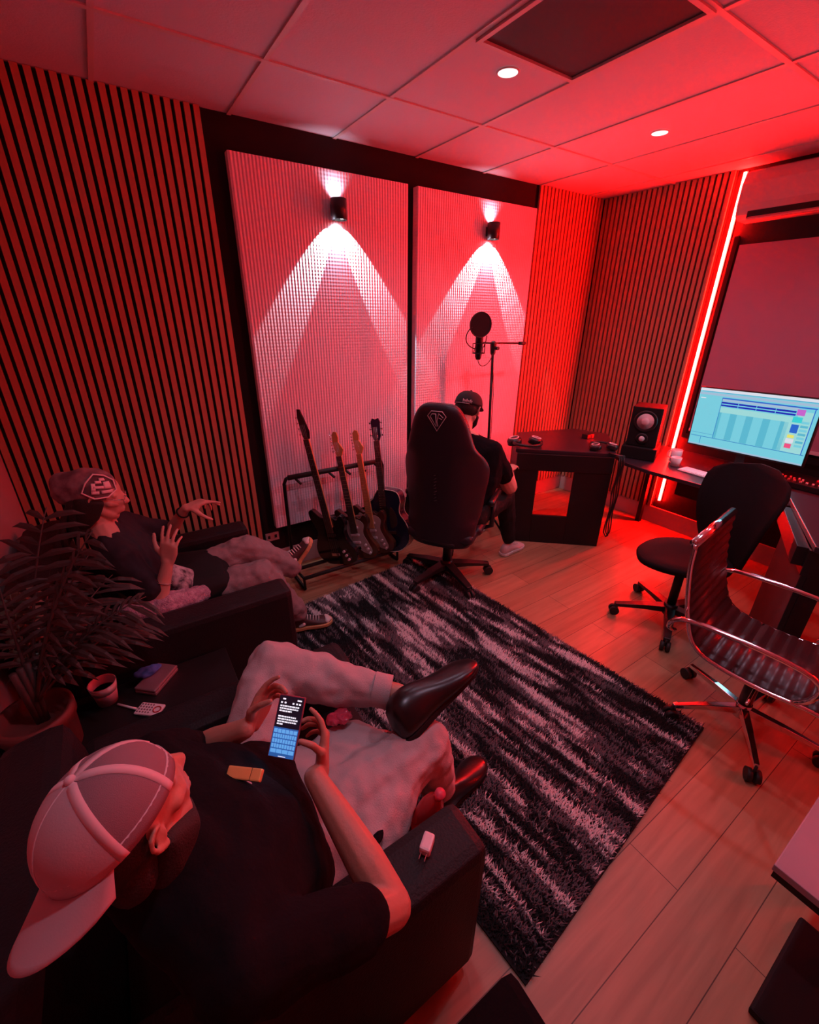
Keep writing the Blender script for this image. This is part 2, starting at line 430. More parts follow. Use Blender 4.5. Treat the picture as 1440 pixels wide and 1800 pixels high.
# ------------------------------------------------------------------ rug
def rug():
    a = V((1.795, 2.54)); right = (V((2.02, .45)) - a); rl = right.normalized(); rw = V((-rl.y, rl.x)) * -1
    # local frame: v along length (down), u across to the left
    L_, W_ = 2.10, 1.40
    ux = V((rl.y, -rl.x)); ux = ux if ux.x < 0 else -ux
    org = a + ux*0
    t = thing('shag_rug', 'black, grey and cream streaked shag rug on the wooden floor', 'rug', ((a.x+.3)-.7, 1.5, 0))
    off = V(t.location)
    def P(u, v, z): q = a + ux*u + rl*v; return (q.x-off.x, q.y-off.y, z)
    sp = .0062; nu, nv = int(W_/sp), int(L_/sp)
    U, Vv = np.meshgrid(np.arange(nu)*sp, np.arange(nv)*sp); U = U.ravel() + rng.normal(0, .0025, nu*nv); Vv = Vv.ravel() + rng.normal(0, .0025, nu*nv)
    keep = (U > -.004) & (U < W_) & (Vv > -.004) & (Vv < L_); U = U[keep]; Vv = Vv[keep]; n = len(U)
    A = np.array([a.x-off.x, a.y-off.y]); UX = np.array([ux.x, ux.y]); RL = np.array([rl.x, rl.y])
    base = A + U[:, None]*UX + Vv[:, None]*RL
    edge = np.minimum(np.minimum(U, W_-U), np.minimum(Vv, L_-Vv))
    hgt = (.024 + rng.normal(0, .004, n)) * (.6 + .4*np.clip(edge/.03, 0, 1))
    lean = rng.normal(0, .008, (n, 2)) + np.array([[.002, -.004]])
    verts = np.zeros((n, 4, 3))
    th = rng.uniform(0, 2*PI, n)
    for k in range(3):
        verts[:, k, 0] = base[:, 0] + .0042*np.cos(th+k*2*PI/3); verts[:, k, 1] = base[:, 1] + .0042*np.sin(th+k*2*PI/3); verts[:, k, 2] = .006
    verts[:, 3, :2] = base + lean; verts[:, 3, 2] = .008 + hgt
    idx = np.arange(n)*4
    faces = np.stack([np.stack([idx+a_, idx+b_, idx+3], 1) for a_, b_ in ((0, 1), (1, 2), (2, 0))], 1).reshape(-1, 3)
    me = bpy.data.meshes.new('pile'); nf = len(faces)
    me.vertices.add(n*4); me.vertices.foreach_set('co', verts.reshape(-1)); me.loops.add(nf*3); me.loops.foreach_set('vertex_index', faces.reshape(-1).astype(np.int32))
    me.polygons.add(nf); me.polygons.foreach_set('loop_start', np.arange(nf, dtype=np.int32)*3); me.polygons.foreach_set('loop_total', np.full(nf, 3, dtype=np.int32))
    uv = me.uv_layers.new(name='root'); ru = np.repeat(np.stack([U, Vv], 1), 9, axis=0) ; uv.data.foreach_set('uv', ru.reshape(-1).astype(np.float32))
    me.update(); me.validate(); me.materials.append(rug_m)
    o = bpy.data.objects.new('pile', me); C.objects.link(o); o.parent = t; o['kind'] = 'stuff'
    g = MB(); q = [P(0, 0, .001), P(W_, 0, .001), P(W_, L_, .001), P(0, L_, .001)]; q2 = [(x, y, .009) for x, y, z in q]
    g.add(q+q2, [(3, 2, 1, 0), (4, 5, 6, 7), (0, 1, 5, 4), (1, 2, 6, 5), (2, 3, 7, 6), (3, 0, 4, 7)])
    g.build('backing', black_matte, t)
rug()
# ------------------------------------------------------------------ furniture
def armchair(label, ox, oy, front, y0, y1, back, rz=0, h=.615, top=.86):
    """club chair facing +x, arms at y0..y0+.15 and y1-.15..y1"""
    t = thing('armchair', label, 'armchair', (ox, oy, 0), rz, 'pair of black leather armchairs')
    aw = .15
    MB().box(back+.06, front-.04, y0+.02, y1-.02, .05, .30, bev=.02).build('base', leather, t)
    MB().box(back+.12, front-.015, y0+aw-.005, y1-aw+.005, .29, .435, bev=.045).build('seat_cushion', leather, t)
    for s, (a, b) in ((-1, (y0, y0+aw)), (1, (y1-aw, y1))):
        MB().box(back+.08, front, a, b, .045, h, bev=.03).build('arm', leather, t, bevel=.004)
    g = MB()
    g.box(-.08, .09, y0+.02, y1-.02, .05, top, M=Matrix.Translation((back+.10, 0, 0)) @ Matrix.Rotation(math.radians(-9), 4, 'Y'), bev=.045)
    g.build('backrest', leather, t)
    for x in (back+.1, front-.06):
        for y in (y0+.05, y1-.05): MB().cyl((x, y, 0), (x, y, .05), .02, .024, n=12).build('leg', black_plastic, t)
    return t
armchair('black leather armchair by the slatted back wall, seating the person in the printed headwrap', 0, 0, .50, 1.76, 2.70, -.43)
armchair('black leather armchair in the foreground under the person in the pale cap', 0, 0, .53, .42, 1.33, -.40, top=.74)
t = thing('footstool', 'low black fabric footstool in the dark at the bottom edge', 'footstool', (.3, .1, 0))
MB((.3, .1, 0)).box(-.05, .505, -.25, .29, .04, .36, bev=.03).build('cushion', shirt_m, t)
for x in (.0, .46):
    for y in (-.2, .25): MB((.3, .1, 0)).cyl((x, y, 0), (x, y, .045), .02, n=10).build('leg', black_plastic, t)

# low black table between the armchairs
t = thing('side_table', 'small black table between the two armchairs', 'table', (-.2, 1.545, 0))
MB((-.2, 1.545, 0)).box(-.46, .16, 1.36, 1.73, .425, .45, bev=.004).build('table_top', desk_edge, t)
for x in (-.43, .13):
    for y in (1.385, 1.705): MB((-.2, 1.545, 0)).box(x-.018, x+.018, y-.018, y+.018, 0, .425).build('leg', desk_edge, t)
# pale table at the right edge
t = thing('coffee_table', 'pale grey wood-topped table cut by the right edge', 'table', (1.5, -.3, 0))
g = MB((1.5, -.3, 0)).box(1.20, 1.95, -.62, .02, .452, .475, bev=.003); g.build('table_top', table_m, t)
MB((1.5, -.3, 0)).box(1.205, 1.945, -.615, .015, .425, .452).build('frame', black_metal, t)
for x in (1.55, 1.92):
    for y in (-.6, -.25): MB((1.5, -.3, 0)).box(x-.02, x+.02, y-.02, y+.02, 0, .43).build('leg', black_metal, t)
t = thing('floor_box', 'black metal case lying on the floor at the bottom right edge', 'case', (1.3, -.35, 0))
MB((1.3, -.35, 0)).box(1.12, 1.5, -.5, -.082, 0.001, .03, bev=.008).build('shell', black_matte, t)
MB((1.3, -.35, 0)).tube(bez((1.22, -.30, .03), (1.22, -.30, .06), (1.38, -.3, .06), (1.38, -.3, .03)), .006).build('handle', black_metal, t)

# ---- studio desk: main run on the right wall with two angled wings
dz = .75
t = thing('studio_desk', 'long black studio desk along the right wall under the monitor', 'desk', (3.7, 1.2, 0))
o = (3.7, 1.2, 0)
out = [(4.07, 2.02), (3.42, 2.02), (3.30, 1.84), (3.26, 1.62), (3.28, 1.2), (3.34, .80), (3.42, .62), (4.07, .62)]
g = MB(o); g.prism(out, Matrix.Translation((0, 0, dz-.028)), .028); g.build('desktop', desk_m, t, bevel=.004)
MB(o).box(3.80, 4.0, .66, .69, 0, dz-.028).build('side_panel', desk_edge, t)
MB(o).box(3.90, 4.0, 1.30, 1.68, .40, .52, bev=.004).build('cable_tray', desk_edge, t)
MB(o).box(3.98, 4.02, 1.96, 2.0, 0, dz-.028).build('leg', desk_edge, t)
def wing(pts, face_a, face_b, label, back, opening=True):
    """angled rack desk: pts = top outline; front panel from face_a to face_b"""
    c = V(((face_a[0]+face_b[0])/2, (face_a[1]+face_b[1])/2, 0)); t = thing('rack_desk', label, 'desk', c, 0)
    g = MB(c); g.prism(pts, Matrix.Translation((0, 0, .80)), .03); g.build('top', desk_m, t, bevel=.004)
    d = V((face_b[0]-face_a[0], face_b[1]-face_a[1], 0)); L = d.length; M = frame((face_a[0], face_a[1], 0), d, (0, 0, 1))
    s = 1 if back > 0 else -1
    dp = abs(back)
    def B(x0, x1, y0, y1, z0, z1, nm, m=desk_edge):
        MB(c).box(x0, x1, min(s*y0, s*y1), max(s*y0, s*y1), z0, z1, M=M).build(nm, m, t, bevel=.003)
    # front panel with a square opening
    if not opening: B(0, L, 0, .025, 0, .66, 'front_panel', felt); dp = .10
    if opening: B(0, L*.24, 0, .025, 0, .66, 'front_panel'); B(L*.62, L, 0, .025, 0, .66, 'front_panel')
    if opening: B(L*.24, L*.62, 0, .025, 0, .26, 'front_panel')
    B(0, L, -.005, .03, .66, .80, 'fascia')
    B(-.0, .025, .025, dp, 0, .80, 'side_panel'); B(L-.025, L, .025, dp, 0, .80, 'side_panel')
    B(.025, L-.025, dp-.15, dp, .70, .80, 'back_rail'); B(.025, L-.025, .03, dp, .02, .045, 'bottom_shelf')
    return t
wing([(2.63, 2.40), (3.20, 1.87), (3.42, 2.04), (3.72, 2.30), (3.62, 2.60), (3.05, 2.78)], (2.62, 2.37), (3.19, 1.87), 'angled black rack desk beside the gaming chair, headphones on it', .42)
wing([(3.40, .83), (3.42, .30), (3.3, -.2), (2.75, -.35), (2.54, .10), (2.61, .45)], (2.62, .46), (3.20, .72), 'black angled desk wing at the right edge behind the chrome chair', -.38, False)

# ---- monitor
mo = V((3.658, 1.228, 1.138)); mt = thing('computer_monitor', 'large black-framed monitor showing a cyan music editing window', 'monitor', (3.72, 1.228, dz))
th, ti = -.085, .0; u = V((math.sin(th), -math.cos(th), 0)).normalized(); n_ = V((-math.cos(th), -math.sin(th), 0)); up = V((0, 0, 1))
u = (u + up*.028).normalized(); up = (up - u*up.dot(u)).normalized(); n_ = up.cross(u)*-1 if up.cross(u).x > 0 else up.cross(u)
n_ = n_ if n_.x < 0 else -n_
Mm = Matrix((u, up, n_)).transposed().to_4x4(); Mm.translation = mo
off = V(mt.location)
MB(off).box(-.378, .378, -.222, .218, -.032, -.001, M=Mm, bev=.004).build('case', black_plastic, mt)
scr = [mat('screen_'+a, (.01, .01, .01), .4, spec=.2, emit=c, es=e) for a, c, e in (('cyan', (.18, .60, .72), 1), ('pale', (.33, .68, .68), 1), ('line', (.03, .22, .55), 1), ('navy', (.01, .02, .45), 1), ('grey', (.36, .5, .66), 1), ('magenta', (.55, .13, .6), 1), ('blue', (.02, .13, .6), 1), ('yellow', (.8, .75, .15), 1), ('pink', (.85, .08, .22), 1), ('white', (.7, .72, .8), 1), ('teal', (.04, .62, .65), 1), ('mid', (.10, .47, .62), 1))]
g = MB(off)
def q(x0, x1, y0, y1, mi, lay=1):
    # fractions: x 0..1 left-right, y 0..1 top-down
    X0, X1 = -.37+.74*x0, -.37+.74*x1; Y0, Y1 = .21-.42*y0, .21-.42*y1
    z = .0006*lay; g.add([Mm @ V(p) for p in ((X0, Y1, z), (X1, Y1, z), (X1, Y0, z), (X0, Y0, z))], [(0, 1, 2, 3)], mi)
q(0, 1, 0, 1, 0, .5); q(0, 1, 0, .045, 9); q(.02, .98, .05, .055, 2); q(.0, 1, .07, .11, 4)
q(.225, .98, .13, .15, 6, 2); q(.225, .85, .15, .19, 4)
for i in range(4): q(.225+.155*i, .375+.155*i, .20, .228, 3, 2); q(.225+.155*i, .375+.155*i, .245, .272, 3, 2)
q(.225, .845, .29, .38, 1); q(.225, .81, .38, .83, 11)
for i in range(4): q(.25+.14*i, .33+.14*i, .38, .83, 0, 2)
q(.222, .228, .13, .84, 2, 2); q(.01, .99, .835, .845, 2, 2); q(.11, .115, .845, .97, 2, 3); q(.0, .225, .78, .785, 2, 2)
q(.965, .972, .14, .84, 6, 3); q(.86, .965, .20, .835, 1); q(.78, .86, .30, .83, 1)
q(.845, .905, .17, .26, 5, 3); q(.83, .90, .285, .37, 10, 3); q(.835, .89, .40, .53, 6, 3); q(.83, .88, .56, .61, 7, 3); q(.825, .885, .62, .69, 9, 3); q(.83, .88, .70, .77, 8, 3)
for i in range(7): q(.90, .955, .34+.06*i, .375+.06*i, (0, 11)[i % 2], 3)
q(.02, .07, .16, .175, 9, 3); q(.0, 1, .975, 1, 4)
g.build('screen', scr, mt)
g = MB(off); g.box(-.03, .03, -.40, -.20, -.05, -.034, M=Mm); g.build('stand_neck', black_plastic, mt)
MB(off).box(3.60, 3.84, 1.09, 1.37, dz+.001, dz+.014, bev=.005).build('stand_base', black_plastic, mt)
lamp('monitor_glow', 'AREA', mo + n_*.01, 2.2, (.25, .75, 1), n_, mt, shape='RECTANGLE', size=.7, size_y=.4)

# ---- speaker on the desk
def speaker(x, y, z, rz, label):
    t = thing('studio_speaker', label, 'speaker', (x, y, z), rz)
    MB().box(-.12, .12, -.11, .11, .0, .315, bev=.008).build('cabinet', black_matte, t)
    def disc(zc, prof, m, nm):
        g = MB(); k = 32
        g.loft([[(-.12-dx, r*math.cos(2*PI*i/k), zc+r*math.sin(2*PI*i/k)) for i in range(k)] for r, dx in prof]); g.build(nm, m, t)
    disc(.205, [(.086, -.004), (.086, .006), (.075, .009), (.066, .004)], black_plastic, 'surround')
    disc(.205, [(.062, .006), (.05, .0045), (.030, .004), (.026, .012), (.012, .017), (.001, .018)], cone_m, 'cone')
    disc(.065, [(.045, -.003), (.045, .006), (.03, .004)], black_plastic, 'tweeter_ring')
    disc(.065, [(.022, .005), (.018, .011), (.008, .014), (.001, .015)], cone_m, 'tweeter')
    return t
speaker(3.60, 1.90, dz+.10, math.radians(22), 'black studio speaker with a pale round cone beside the red strip')
t = thing('speaker_pad', 'black foam wedge under the studio speaker', 'pad', (3.60, 1.90, dz), math.radians(22))
MB().box(-.16, .13, -.13, .13, .001, .098, bev=.006).build('foam', black_matte, t)

# small things on the desks
def lathe(g, prof, c, n=24, mi=0, M=None):
    g.loft([[((M @ V((r*math.cos(2*PI*i/n), r*math.sin(2*PI*i/n), z))) if M is not None else V((r*math.cos(2*PI*i/n), r*math.sin(2*PI*i/n), z))) + V(c) for i in range(n)] for r, z in prof], mi); return g
t = thing('mug', 'tall white mug on the desk below the red strip', 'mug', (3.66, 1.64, dz))
lathe(MB(), [(.036, .001), (.040, .006), (.041, .10), (.037, .10), (.036, .012), (.001, .01)], (0, 0, 0)).build('body', white_plastic, t)
MB().tube(bez((0, .04, .08), (0, .075, .085), (0, .075, .02), (0, .04, .025)), .005).build('handle', white_plastic, t)
t = thing('glass_cup', 'short pale cup standing in front of the tall mug', 'cup', (3.55, 1.58, dz))
lathe(MB(), [(.030, .001), (.038, .07), (.035, .07), (.028, .008), (.001, .007)], (0, 0, 0)).build('body', cone_m, t)
MB().tube(bez((0, .035, .058), (0, .062, .06), (0, .06, .015), (0, .032, .018)), .004).build('handle', cone_m, t)
t = thing('keyboard', 'white computer keyboard on the black desk', 'keyboard', (3.50, 1.30, dz), math.radians(-4))
MB().box(-.06, .06, -.21, .21, .001, .011, bev=.003).build('base', white_plastic, t)
g = MB()
for r in range(5):
    for k in range(14): g.box(-.052+.0212*r, -.052+.0212*r+.018, -.20+.0287*k, -.20+.0287*k+.025, .011, .015)
g.build('keys', paper_m, t)
t = thing('computer_mouse', 'small pale mouse at the edge of the desk beside the mesh chair', 'mouse', (3.47, .80, dz))
MB().hull([((0, 0, .013), (.05, .03, .012)), ((-.02, 0, .018), (.025, .026, .014))]).build('shell', white_plastic, t)
t = thing('mixing_controller', 'black DJ controller with lit jog wheel and small knobs', 'controller', (3.88, .76, dz), 0)
MB().box(-.14, .14, -.10, .26, .001, .04, bev=.006).build('body', black_plastic, t)
lathe(MB(), [(.05, .04), (.05, .05), (.045, .053), (.001, .053)], (.03, 0, 0)).build('jog_wheel', pink_wrap, t)
for k in range(9): MB().cyl((-.10, -.07+.034*k, .04), (-.10, -.07+.034*k, .052), .007, n=10).build('knob', white_plastic, t)
for k in range(6): MB().cyl((-.06+.02*(k % 2), .10+.025*k, .04), (-.06+.02*(k % 2), .10+.025*k, .055), .006, n=10).build('knob', white_plastic, t)
t = thing('red_gadget', 'small black box with a red face at the back of the rack desk', 'box', (3.42, 2.30, .83))
MB().box(-.045, .045, -.03, .03, .001, .04, bev=.004).build('case', black_plastic, t)
MB().box(.012, .043, -.033, -.0295, .006, .036).build('red_face', red_glass, t)

def headphones(x, y, z, rz, label, ring, sc=1):
    t = thing('headphones', label, 'headphones', (x, y, z), rz)
    for s in (-1, 1):
        M = Matrix.Translation((s*.07, 0, .036)) @ Matrix.Rotation(math.radians(s*12), 4, 'Y')
        g = MB(); lathe(g, [(.030, -.030), (.044, -.026), (.046, .0), (.040, .012), (.02, .014)], (s*.07, 0, .036), M=Matrix.Rotation(math.radians(s*12), 3, 'Y')); g.build('ear_cup', black_plastic, t)
        g = MB(); k = 20; g.tube([(M @ V((.028*math.cos(2*PI*i/k), .028*math.sin(2*PI*i/k), .016))) for i in range(k)], .0035, n=6, closed=True); g.build('ear_ring', ring, t)
    MB().tube(bez((-.085, .03, .03), (-.10, .17, .035), (.10, .17, .035), (.085, .03, .03), 16), .009).build('headband', black_plastic, t)
    t.scale = (sc, sc, sc)
    return t
headphones(2.76, 2.43, .83, math.radians(150), 'black headphones with a white ring at the left end of the rack desk', white_plastic, 1.3)
headphones(3.20, 1.99, .83, math.radians(-30), 'black headphones with pink rings near the speaker', cone_m)
t = thing('cable', 'coiled black cable hanging down the corner of the rack desk', 'cable', (3.175, 1.86, .5))
g = MB()
for k in range(4):
    r = .02*k; g.tube([V((-.02, .05, .335)), V((-.00+r*.6, -.035-.006*k, .325)), *[V((.0+r*.5+.012*math.sin(j*1.3+k), -.038-.008*k, .26-j*.066+.0*k)) for j in range(10)], V((.03*math.sin(k), -.06, -.37))], .005, n=6)
g.build('strand', black_plastic, t)

# ---- task chair (mesh back)
def star(t, r, z0, m, caster=.03, n=5, ph=0, w=.026, hub=.04, name='base_arm', thin=False):
    for k in range(n):
        a = ph + 2*PI*k/n; d = V((math.cos(a), math.sin(a), 0)); tip = d*r
        s_ = V((-d.y, d.x, 0))
        g = MB()
        rings = []
        for q_, hw, zt, hh in ((.0, w*1.2, z0+.035, .045), (.5, w, z0+.022, .03), (1.0, w*.7, z0, .022)):
            c_ = d*(r*q_) ; rings.append([c_+s_*hw+V((0, 0, zt)), c_-s_*hw+V((0, 0, zt)), c_-s_*hw+V((0, 0, zt-hh)), c_+s_*hw+V((0, 0, zt-hh))])
        g.loft(rings, smooth=False); arm = g.build(name, m, t, bevel=.003)
        g = MB()
        for s2 in (-1, 1): g.cyl(tip+s_*s2*.006+V((0, 0, caster)), tip+s_*s2*.026+V((0, 0, caster)), caster-.001, n=18)
        g.cyl(tip+V((0, 0, caster)), tip+V((0, 0, z0-.01)), .006, n=8); g.build('caster', rubber, t)
    MB().cyl((0, 0, z0-.03), (0, 0, z0+.05), hub, n=20).build('hub', m, t)

t = thing('task_chair', 'black office chair with a wide mesh back facing the rack desk', 'chair', (2.70, 1.00, 0), math.radians(150))
star(t, .33, .085, black_plastic, ph=math.radians(-16))
MB().cyl((0, 0, .1), (0, 0, .42), .026, n=16).build('column', black_metal, t)
MB().box(-.10, .10, -.07, .07, .40, .44, bev=.01).build('mechanism', black_plastic, t)
g = MB(); n = 36
def seat_ring(z, k):
    return [((.27*math.cos(a))*k + .02, (.235*math.sin(a))*(1-.12*math.cos(a))*k, z + .012*abs(math.sin(a))*k) for a in [2*PI*i/n for i in range(n)]]
g.loft([seat_ring(.435, .8), seat_ring(.445, .97), seat_ring(.47, 1), seat_ring(.485, .95), seat_ring(.483, .6), seat_ring(.478, .2)]); g.build('seat', mesh_fab, t)
g = MB(); rings = []
for i in range(15):
    v_ = i/14; z = .45 + .60*v_; hw = .16 + .125*math.sin(min(1, v_*1.12)*PI*.55); 
    if v_ > .8: hw *= math.sqrt(max(.02, 1-((v_-.8)/.205)**2))
    x = -.24 - .09*v_ + .05*math.sin(v_*PI)
    ring = []
    for j in range(13): yy = -hw + 2*hw*j/12; ring.append((x + .9*yy*yy, yy, z))
    for j in range(13): yy = hw - 2*hw*j/12; ring.append((x + .9*yy*yy - .012, yy, z))
    rings.append(ring)
g.loft(rings); g.build('backrest', mesh_fab, t)
MB().tube([(-.05, 0, .42), (-.22, 0, .43), (-.30, 0, .52), (-.33, 0, .75)], .018).build('back_spine', black_plastic, t)

# ---- chrome ribbed chair
t = thing('ribbed_chair', 'low-backed ribbed leather chair with chrome arms and chrome star base', 'chair', (2.18, .38, 0), math.radians(-82.5))
# local: facing +x
hw = .245
prof = [V((-.33, 0, .95)), V((-.325, 0, .84)), V((-.30, 0, .69)), V((-.27, 0, .58)), V((-.235, 0, .50)), V((-.18, 0, .455)), V((-.08, 0, .435)), V((.05, 0, .43)), V((.17, 0, .44)), V((.235, 0, .435)), V((.25, 0, .41))]
def cr(pts, m):
    out = []
    for i in range(len(pts)-1):
        p0 = pts[max(0, i-1)]; p1 = pts[i]; p2 = pts[i+1]; p3 = pts[min(len(pts)-1, i+2)]
        for k in range(m):
            s_ = k/m; out.append(.5*((2*p1)+(-p0+p2)*s_+(2*p0-5*p1+4*p2-p3)*s_*s_+(-p0+3*p1-3*p2+p3)*s_**3))
    return out+[pts[-1]]
pp = cr(prof, 10); L_ = [0]
for a, b in zip(pp[:-1], pp[1:]): L_.append(L_[-1]+(b-a).length)
rings = []
for i, p in enumerate(pp):
    a = pp[max(0, i-1)]; b = pp[min(len(pp)-1, i+1)]; d = (b-a).normalized(); nn = V((-d.z, 0, d.x)); nn = nn if nn.z > 0 or nn.x > 0 else -nn
    rib = .009*abs(math.sin(PI*L_[i]/.05))
    top = p + nn*(.006+rib); bot = p - nn*(.004+rib)
    rings.append([top+V((0, -hw, 0)), top+V((0, hw, 0)), bot+V((0, hw, 0)), bot+V((0, -hw, 0))])
g = MB(); g.loft(rings); g.build('seat_sling', mat('ribbed_leather', (.05, .018, .02), .33), t)
for s in (-1, 1):
    g = MB(); g.tube([p + V((0, s*(hw+.006), 0)) for p in pp[::3]+[pp[-1]]], .010); g.build('side_rail', chrome, t)
MB().tube([(-.335, -hw-.012, .955), (-.335, hw+.012, .955)], .019, n=16).build('top_roll', chrome, t)
MB().tube([(.25, -hw, .405), (.25, hw, .405)], .012, n=12).build('front_bar', black_metal, t)
for s in (-1, 1):
    y = s*(hw+.065)
    g = MB(); g.tube([(-.30, s*(hw+.005), .52), (-.335, y, .55), (-.315, y, .61), (-.26, y, .635), (-.15, y, .64), (0, y, .642), (.13, y, .635), (.185, y, .61), (.195, y, .56), (.165, y, .50), (.13, s*(hw+.005), .445)], .012, n=12); g.build('arm', chrome, t, sub=1)
MB().box(-.09, .09, -.09, .09, .345, .415, bev=.012).build('mechanism', black_plastic, t)
for s in (-1, 1): MB().tube([(-.05, s*.06, .39), (-.06, s*.2, .40), (-.07, s*hw, .44)], .012).build('bracket', black_metal, t)
MB().tube([(.02, -.08, .38), (.02, -.27, .38), (.02, -.33, .39)], .006).build('lever', chrome, t)
MB().cyl((0, 0, .1), (0, 0, .36), .028, n=16).build('column', black_plastic, t)
star(t, .31, .095, chrome, ph=math.radians(6.5), w=.014, hub=.032)

# ---- gaming chair
gc = thing('gaming_chair', 'tall black gaming chair with an outlined emblem on its back', 'gaming chair', (1.80, 2.205, 0), math.radians(36))
star(gc, .33, .10, black_plastic, ph=math.radians(10), w=.03, hub=.045, caster=.034)
MB().cyl((0, 0, .1), (0, 0, .38), .03, n=16).build('column', black_metal, gc)
MB().box(-.12, .12, -.10, .10, .36, .41, bev=.01).build('mechanism', black_metal, gc)
g = MB(); g.hull([((-.2, -.19, .45), .045), ((-.2, .19, .45), .045), ((.24, -.21, .46), .05), ((.24, .21, .46), .05)], 3); g.hull([((-.1, s*.235, .475), .035) for s in (1,)]+[((.2, .235, .48), .035)]); g.hull([((-.1, -.235, .475), .035), ((.2, -.235, .48), .035)])
g.build('seat', chair_leather, gc, remesh=.008, smooth=4)
g = MB(); rings = []; n = 40
for i in range(27):
    v_ = i/26; z = .36 + 1.01*v_
    pts = [(0, .20), (.12, .235), (.35, .265), (.5, .285), (.58, .288), (.66, .25), (.74, .205), (.85, .178), (.95, .14), (1.0, .07)]
    for (a, wa), (b, wb) in zip(pts[:-1], pts[1:]):
        if a <= v_ <= b: s_ = (v_-a)/(b-a); s_ = s_*s_*(3-2*s_); hw2 = wa+(wb-wa)*s_; break
    xo = -.20 - .13*v_; thk = .05 if v_ < .97 else .03
    ring = []
    for k in range(n):
        a = 2*PI*k/n; c_, sn = math.cos(a), math.sin(a)
        yy = hw2*math.copysign(abs(sn)**.75, sn); xx = thk*math.copysign(abs(c_)**.6, c_)
        wing_ = 1.0*max(0, abs(yy)-.09)**1.5*(1.8 if .2 < v_ < .68 else .7)
        ring.append((xo+xx+wing_, yy, z))
    rings.append(ring)
g.loft(rings); g.build('backrest', chair_leather, gc, smooth=3, sub=1)
# emblem on the back shell
def backpt(y, z): 
    v_ = (z-.36)/1.01; return V((-.20-.13*v_-.0535 + .0*abs(y), y, z))
emb = mat('emblem_thread', (.62, .5, .52), .7)
cz_ = 1.262; e_ = [(-.055, .03), (-.032, .058), (.032, .058), (.055, .03), (0, -.058)]
g = MB(); g.tube([backpt(y, cz_+z) for y, z in e_], .0028, n=6, closed=True)
g.tube([backpt(y, cz_+z) for y, z in ((-.038, .022), (-.012, .045), (0, .0), (-.006, -.03))], .003, n=6)
g.tube([backpt(y, cz_+z) for y, z in ((.006, .042), (.028, .042), (.04, .026), (.004, -.032), (.006, .042))], .003, n=6)
g.tube([backpt(y, cz_+z) for y, z in ((-.03, .012), (-.012, .02))], .002, n=6)
g.build('emblem', emb, gc)
g = MB()
for k in range(9):
    z = .92-.022*k; g.tube([backpt(.01-(k % 3)*.003, z), backpt(.01+.012, z-.006-(k % 2)*.004)], .0018, n=5)
g.build('vertical_lettering', mat('faint_lettering', (.12, .1, .11), .7), gc)
for s in (-1, 1):
    g = MB(); g.hull([((-.02, s*.30, .66), .026), ((.20, s*.30, .66), .028)]); g.build('armrest', black_plastic, gc)
    MB().tube([(.06, s*.22, .42), (.07, s*.30, .45), (.08, s*.30, .64)], .018).build('armrest_post', black_plastic, gc)
g = MB(); g.hull([((-.24, s*.1, .41), .02) for s in (-1, 1)]+[((-.1, s*.08, .39), .02) for s in (-1, 1)]); g.build('hinge_cover', black_plastic, gc)

# ---- microphone on its stand
mx, my = 2.60, 2.74
t = thing('microphone_stand', 'black boom microphone stand in front of the right acoustic panel', 'stand', (mx+.08, my, 0))
o = V(t.location)
MB(o).cyl((mx+.08, my, .05), (mx+.01, my, 1.55), .011, n=12).build('pole', black_metal, t)
MB(o).cyl((mx+.05, my, .6), (mx+.045, my, .68), .02, n=12).build('collar', black_plastic, t)
for k in range(3):
    a = k*2*PI/3+.5; MB(o).tube([(mx+.08, my, .18), (mx+.08+.13*math.cos(a), my+.13*math.sin(a), .09), (mx+.08+.24*math.cos(a), my+.24*math.sin(a), .012)], .009).build('leg', black_metal, t)
MB(o).tube([(2.44, my-.02, 1.625), (2.60, my, 1.617), (2.97, my, 1.607)], .007, n=10).build('boom', black_metal, t)
MB(o).cyl((2.90, my, 1.609), (2.97, my, 1.607), .013, n=12).build('boom_grip', rubber, t)
MB(o).hull([((mx+.008, my, 1.61), .026), ((mx+.01, my, 1.545), .022)]).build('clutch', black_plastic, t)
MB(o).cyl((mx+.02, my-.05, 1.58), (mx+.02, my+.0, 1.58), .014, n=10).build('wing_knob', black_plastic, t)
MB(o).tube(bez((2.43, my-.03, 1.50), (2.45, my-.03, 1.42), (2.56, my-.02, 1.44), (2.60, my-.015, 1.54)), .0035, n=6).build('cable', black_plastic, t)
MB(o).tube([(2.60, my-.016, 1.54), (2.64, my-.016, 1.2), (2.65, my-.02, .75), (2.68, my-.018, .2)], .0035, n=6).build('cable', black_plastic, t)
t = thing('microphone', 'large studio microphone in a shock mount behind a round pop shield', 'microphone', (2.43, my-.03, 1.52)); o = V(t.location)
lathe(MB(), [(.001, -.05), (.018, -.048), (.024, -.03), (.027, .0), (.027, .05), (.030, .055), (.030, .12), (.02, .14), (.001, .145)], (0, 0, .03), n=20).build('body', black_metal, t)
g = MB()
for z in (.03, .10):
    g.tube([(.047*math.cos(2*PI*i/20), .047*math.sin(2*PI*i/20), z) for i in range(20)], .004, n=6, closed=True)
for i in range(6):
    a = 2*PI*i/6; g.tube([(.047*math.cos(a), .047*math.sin(a), .03), (.047*math.cos(a+.3), .047*math.sin(a+.3), .10)], .003, n=5)
g.build('shock_mount', black_plastic, t)
g = MB()
g.tube([(.05, 0, .07), (.07, 0, .12), (.075, 0, .155)], .004); g.build('mount_bracket', black_plastic, t)
g = MB(); M = frame((-.085, -.10, .235), (-.3, -1, 0), (0, 0, 1))
g.tube([M @ V((0, .085*math.cos(2*PI*i/32), .085*math.sin(2*PI*i/32))) for i in range(32)], .004, n=6, closed=True); g.build('pop_shield_rim', black_plastic, t)
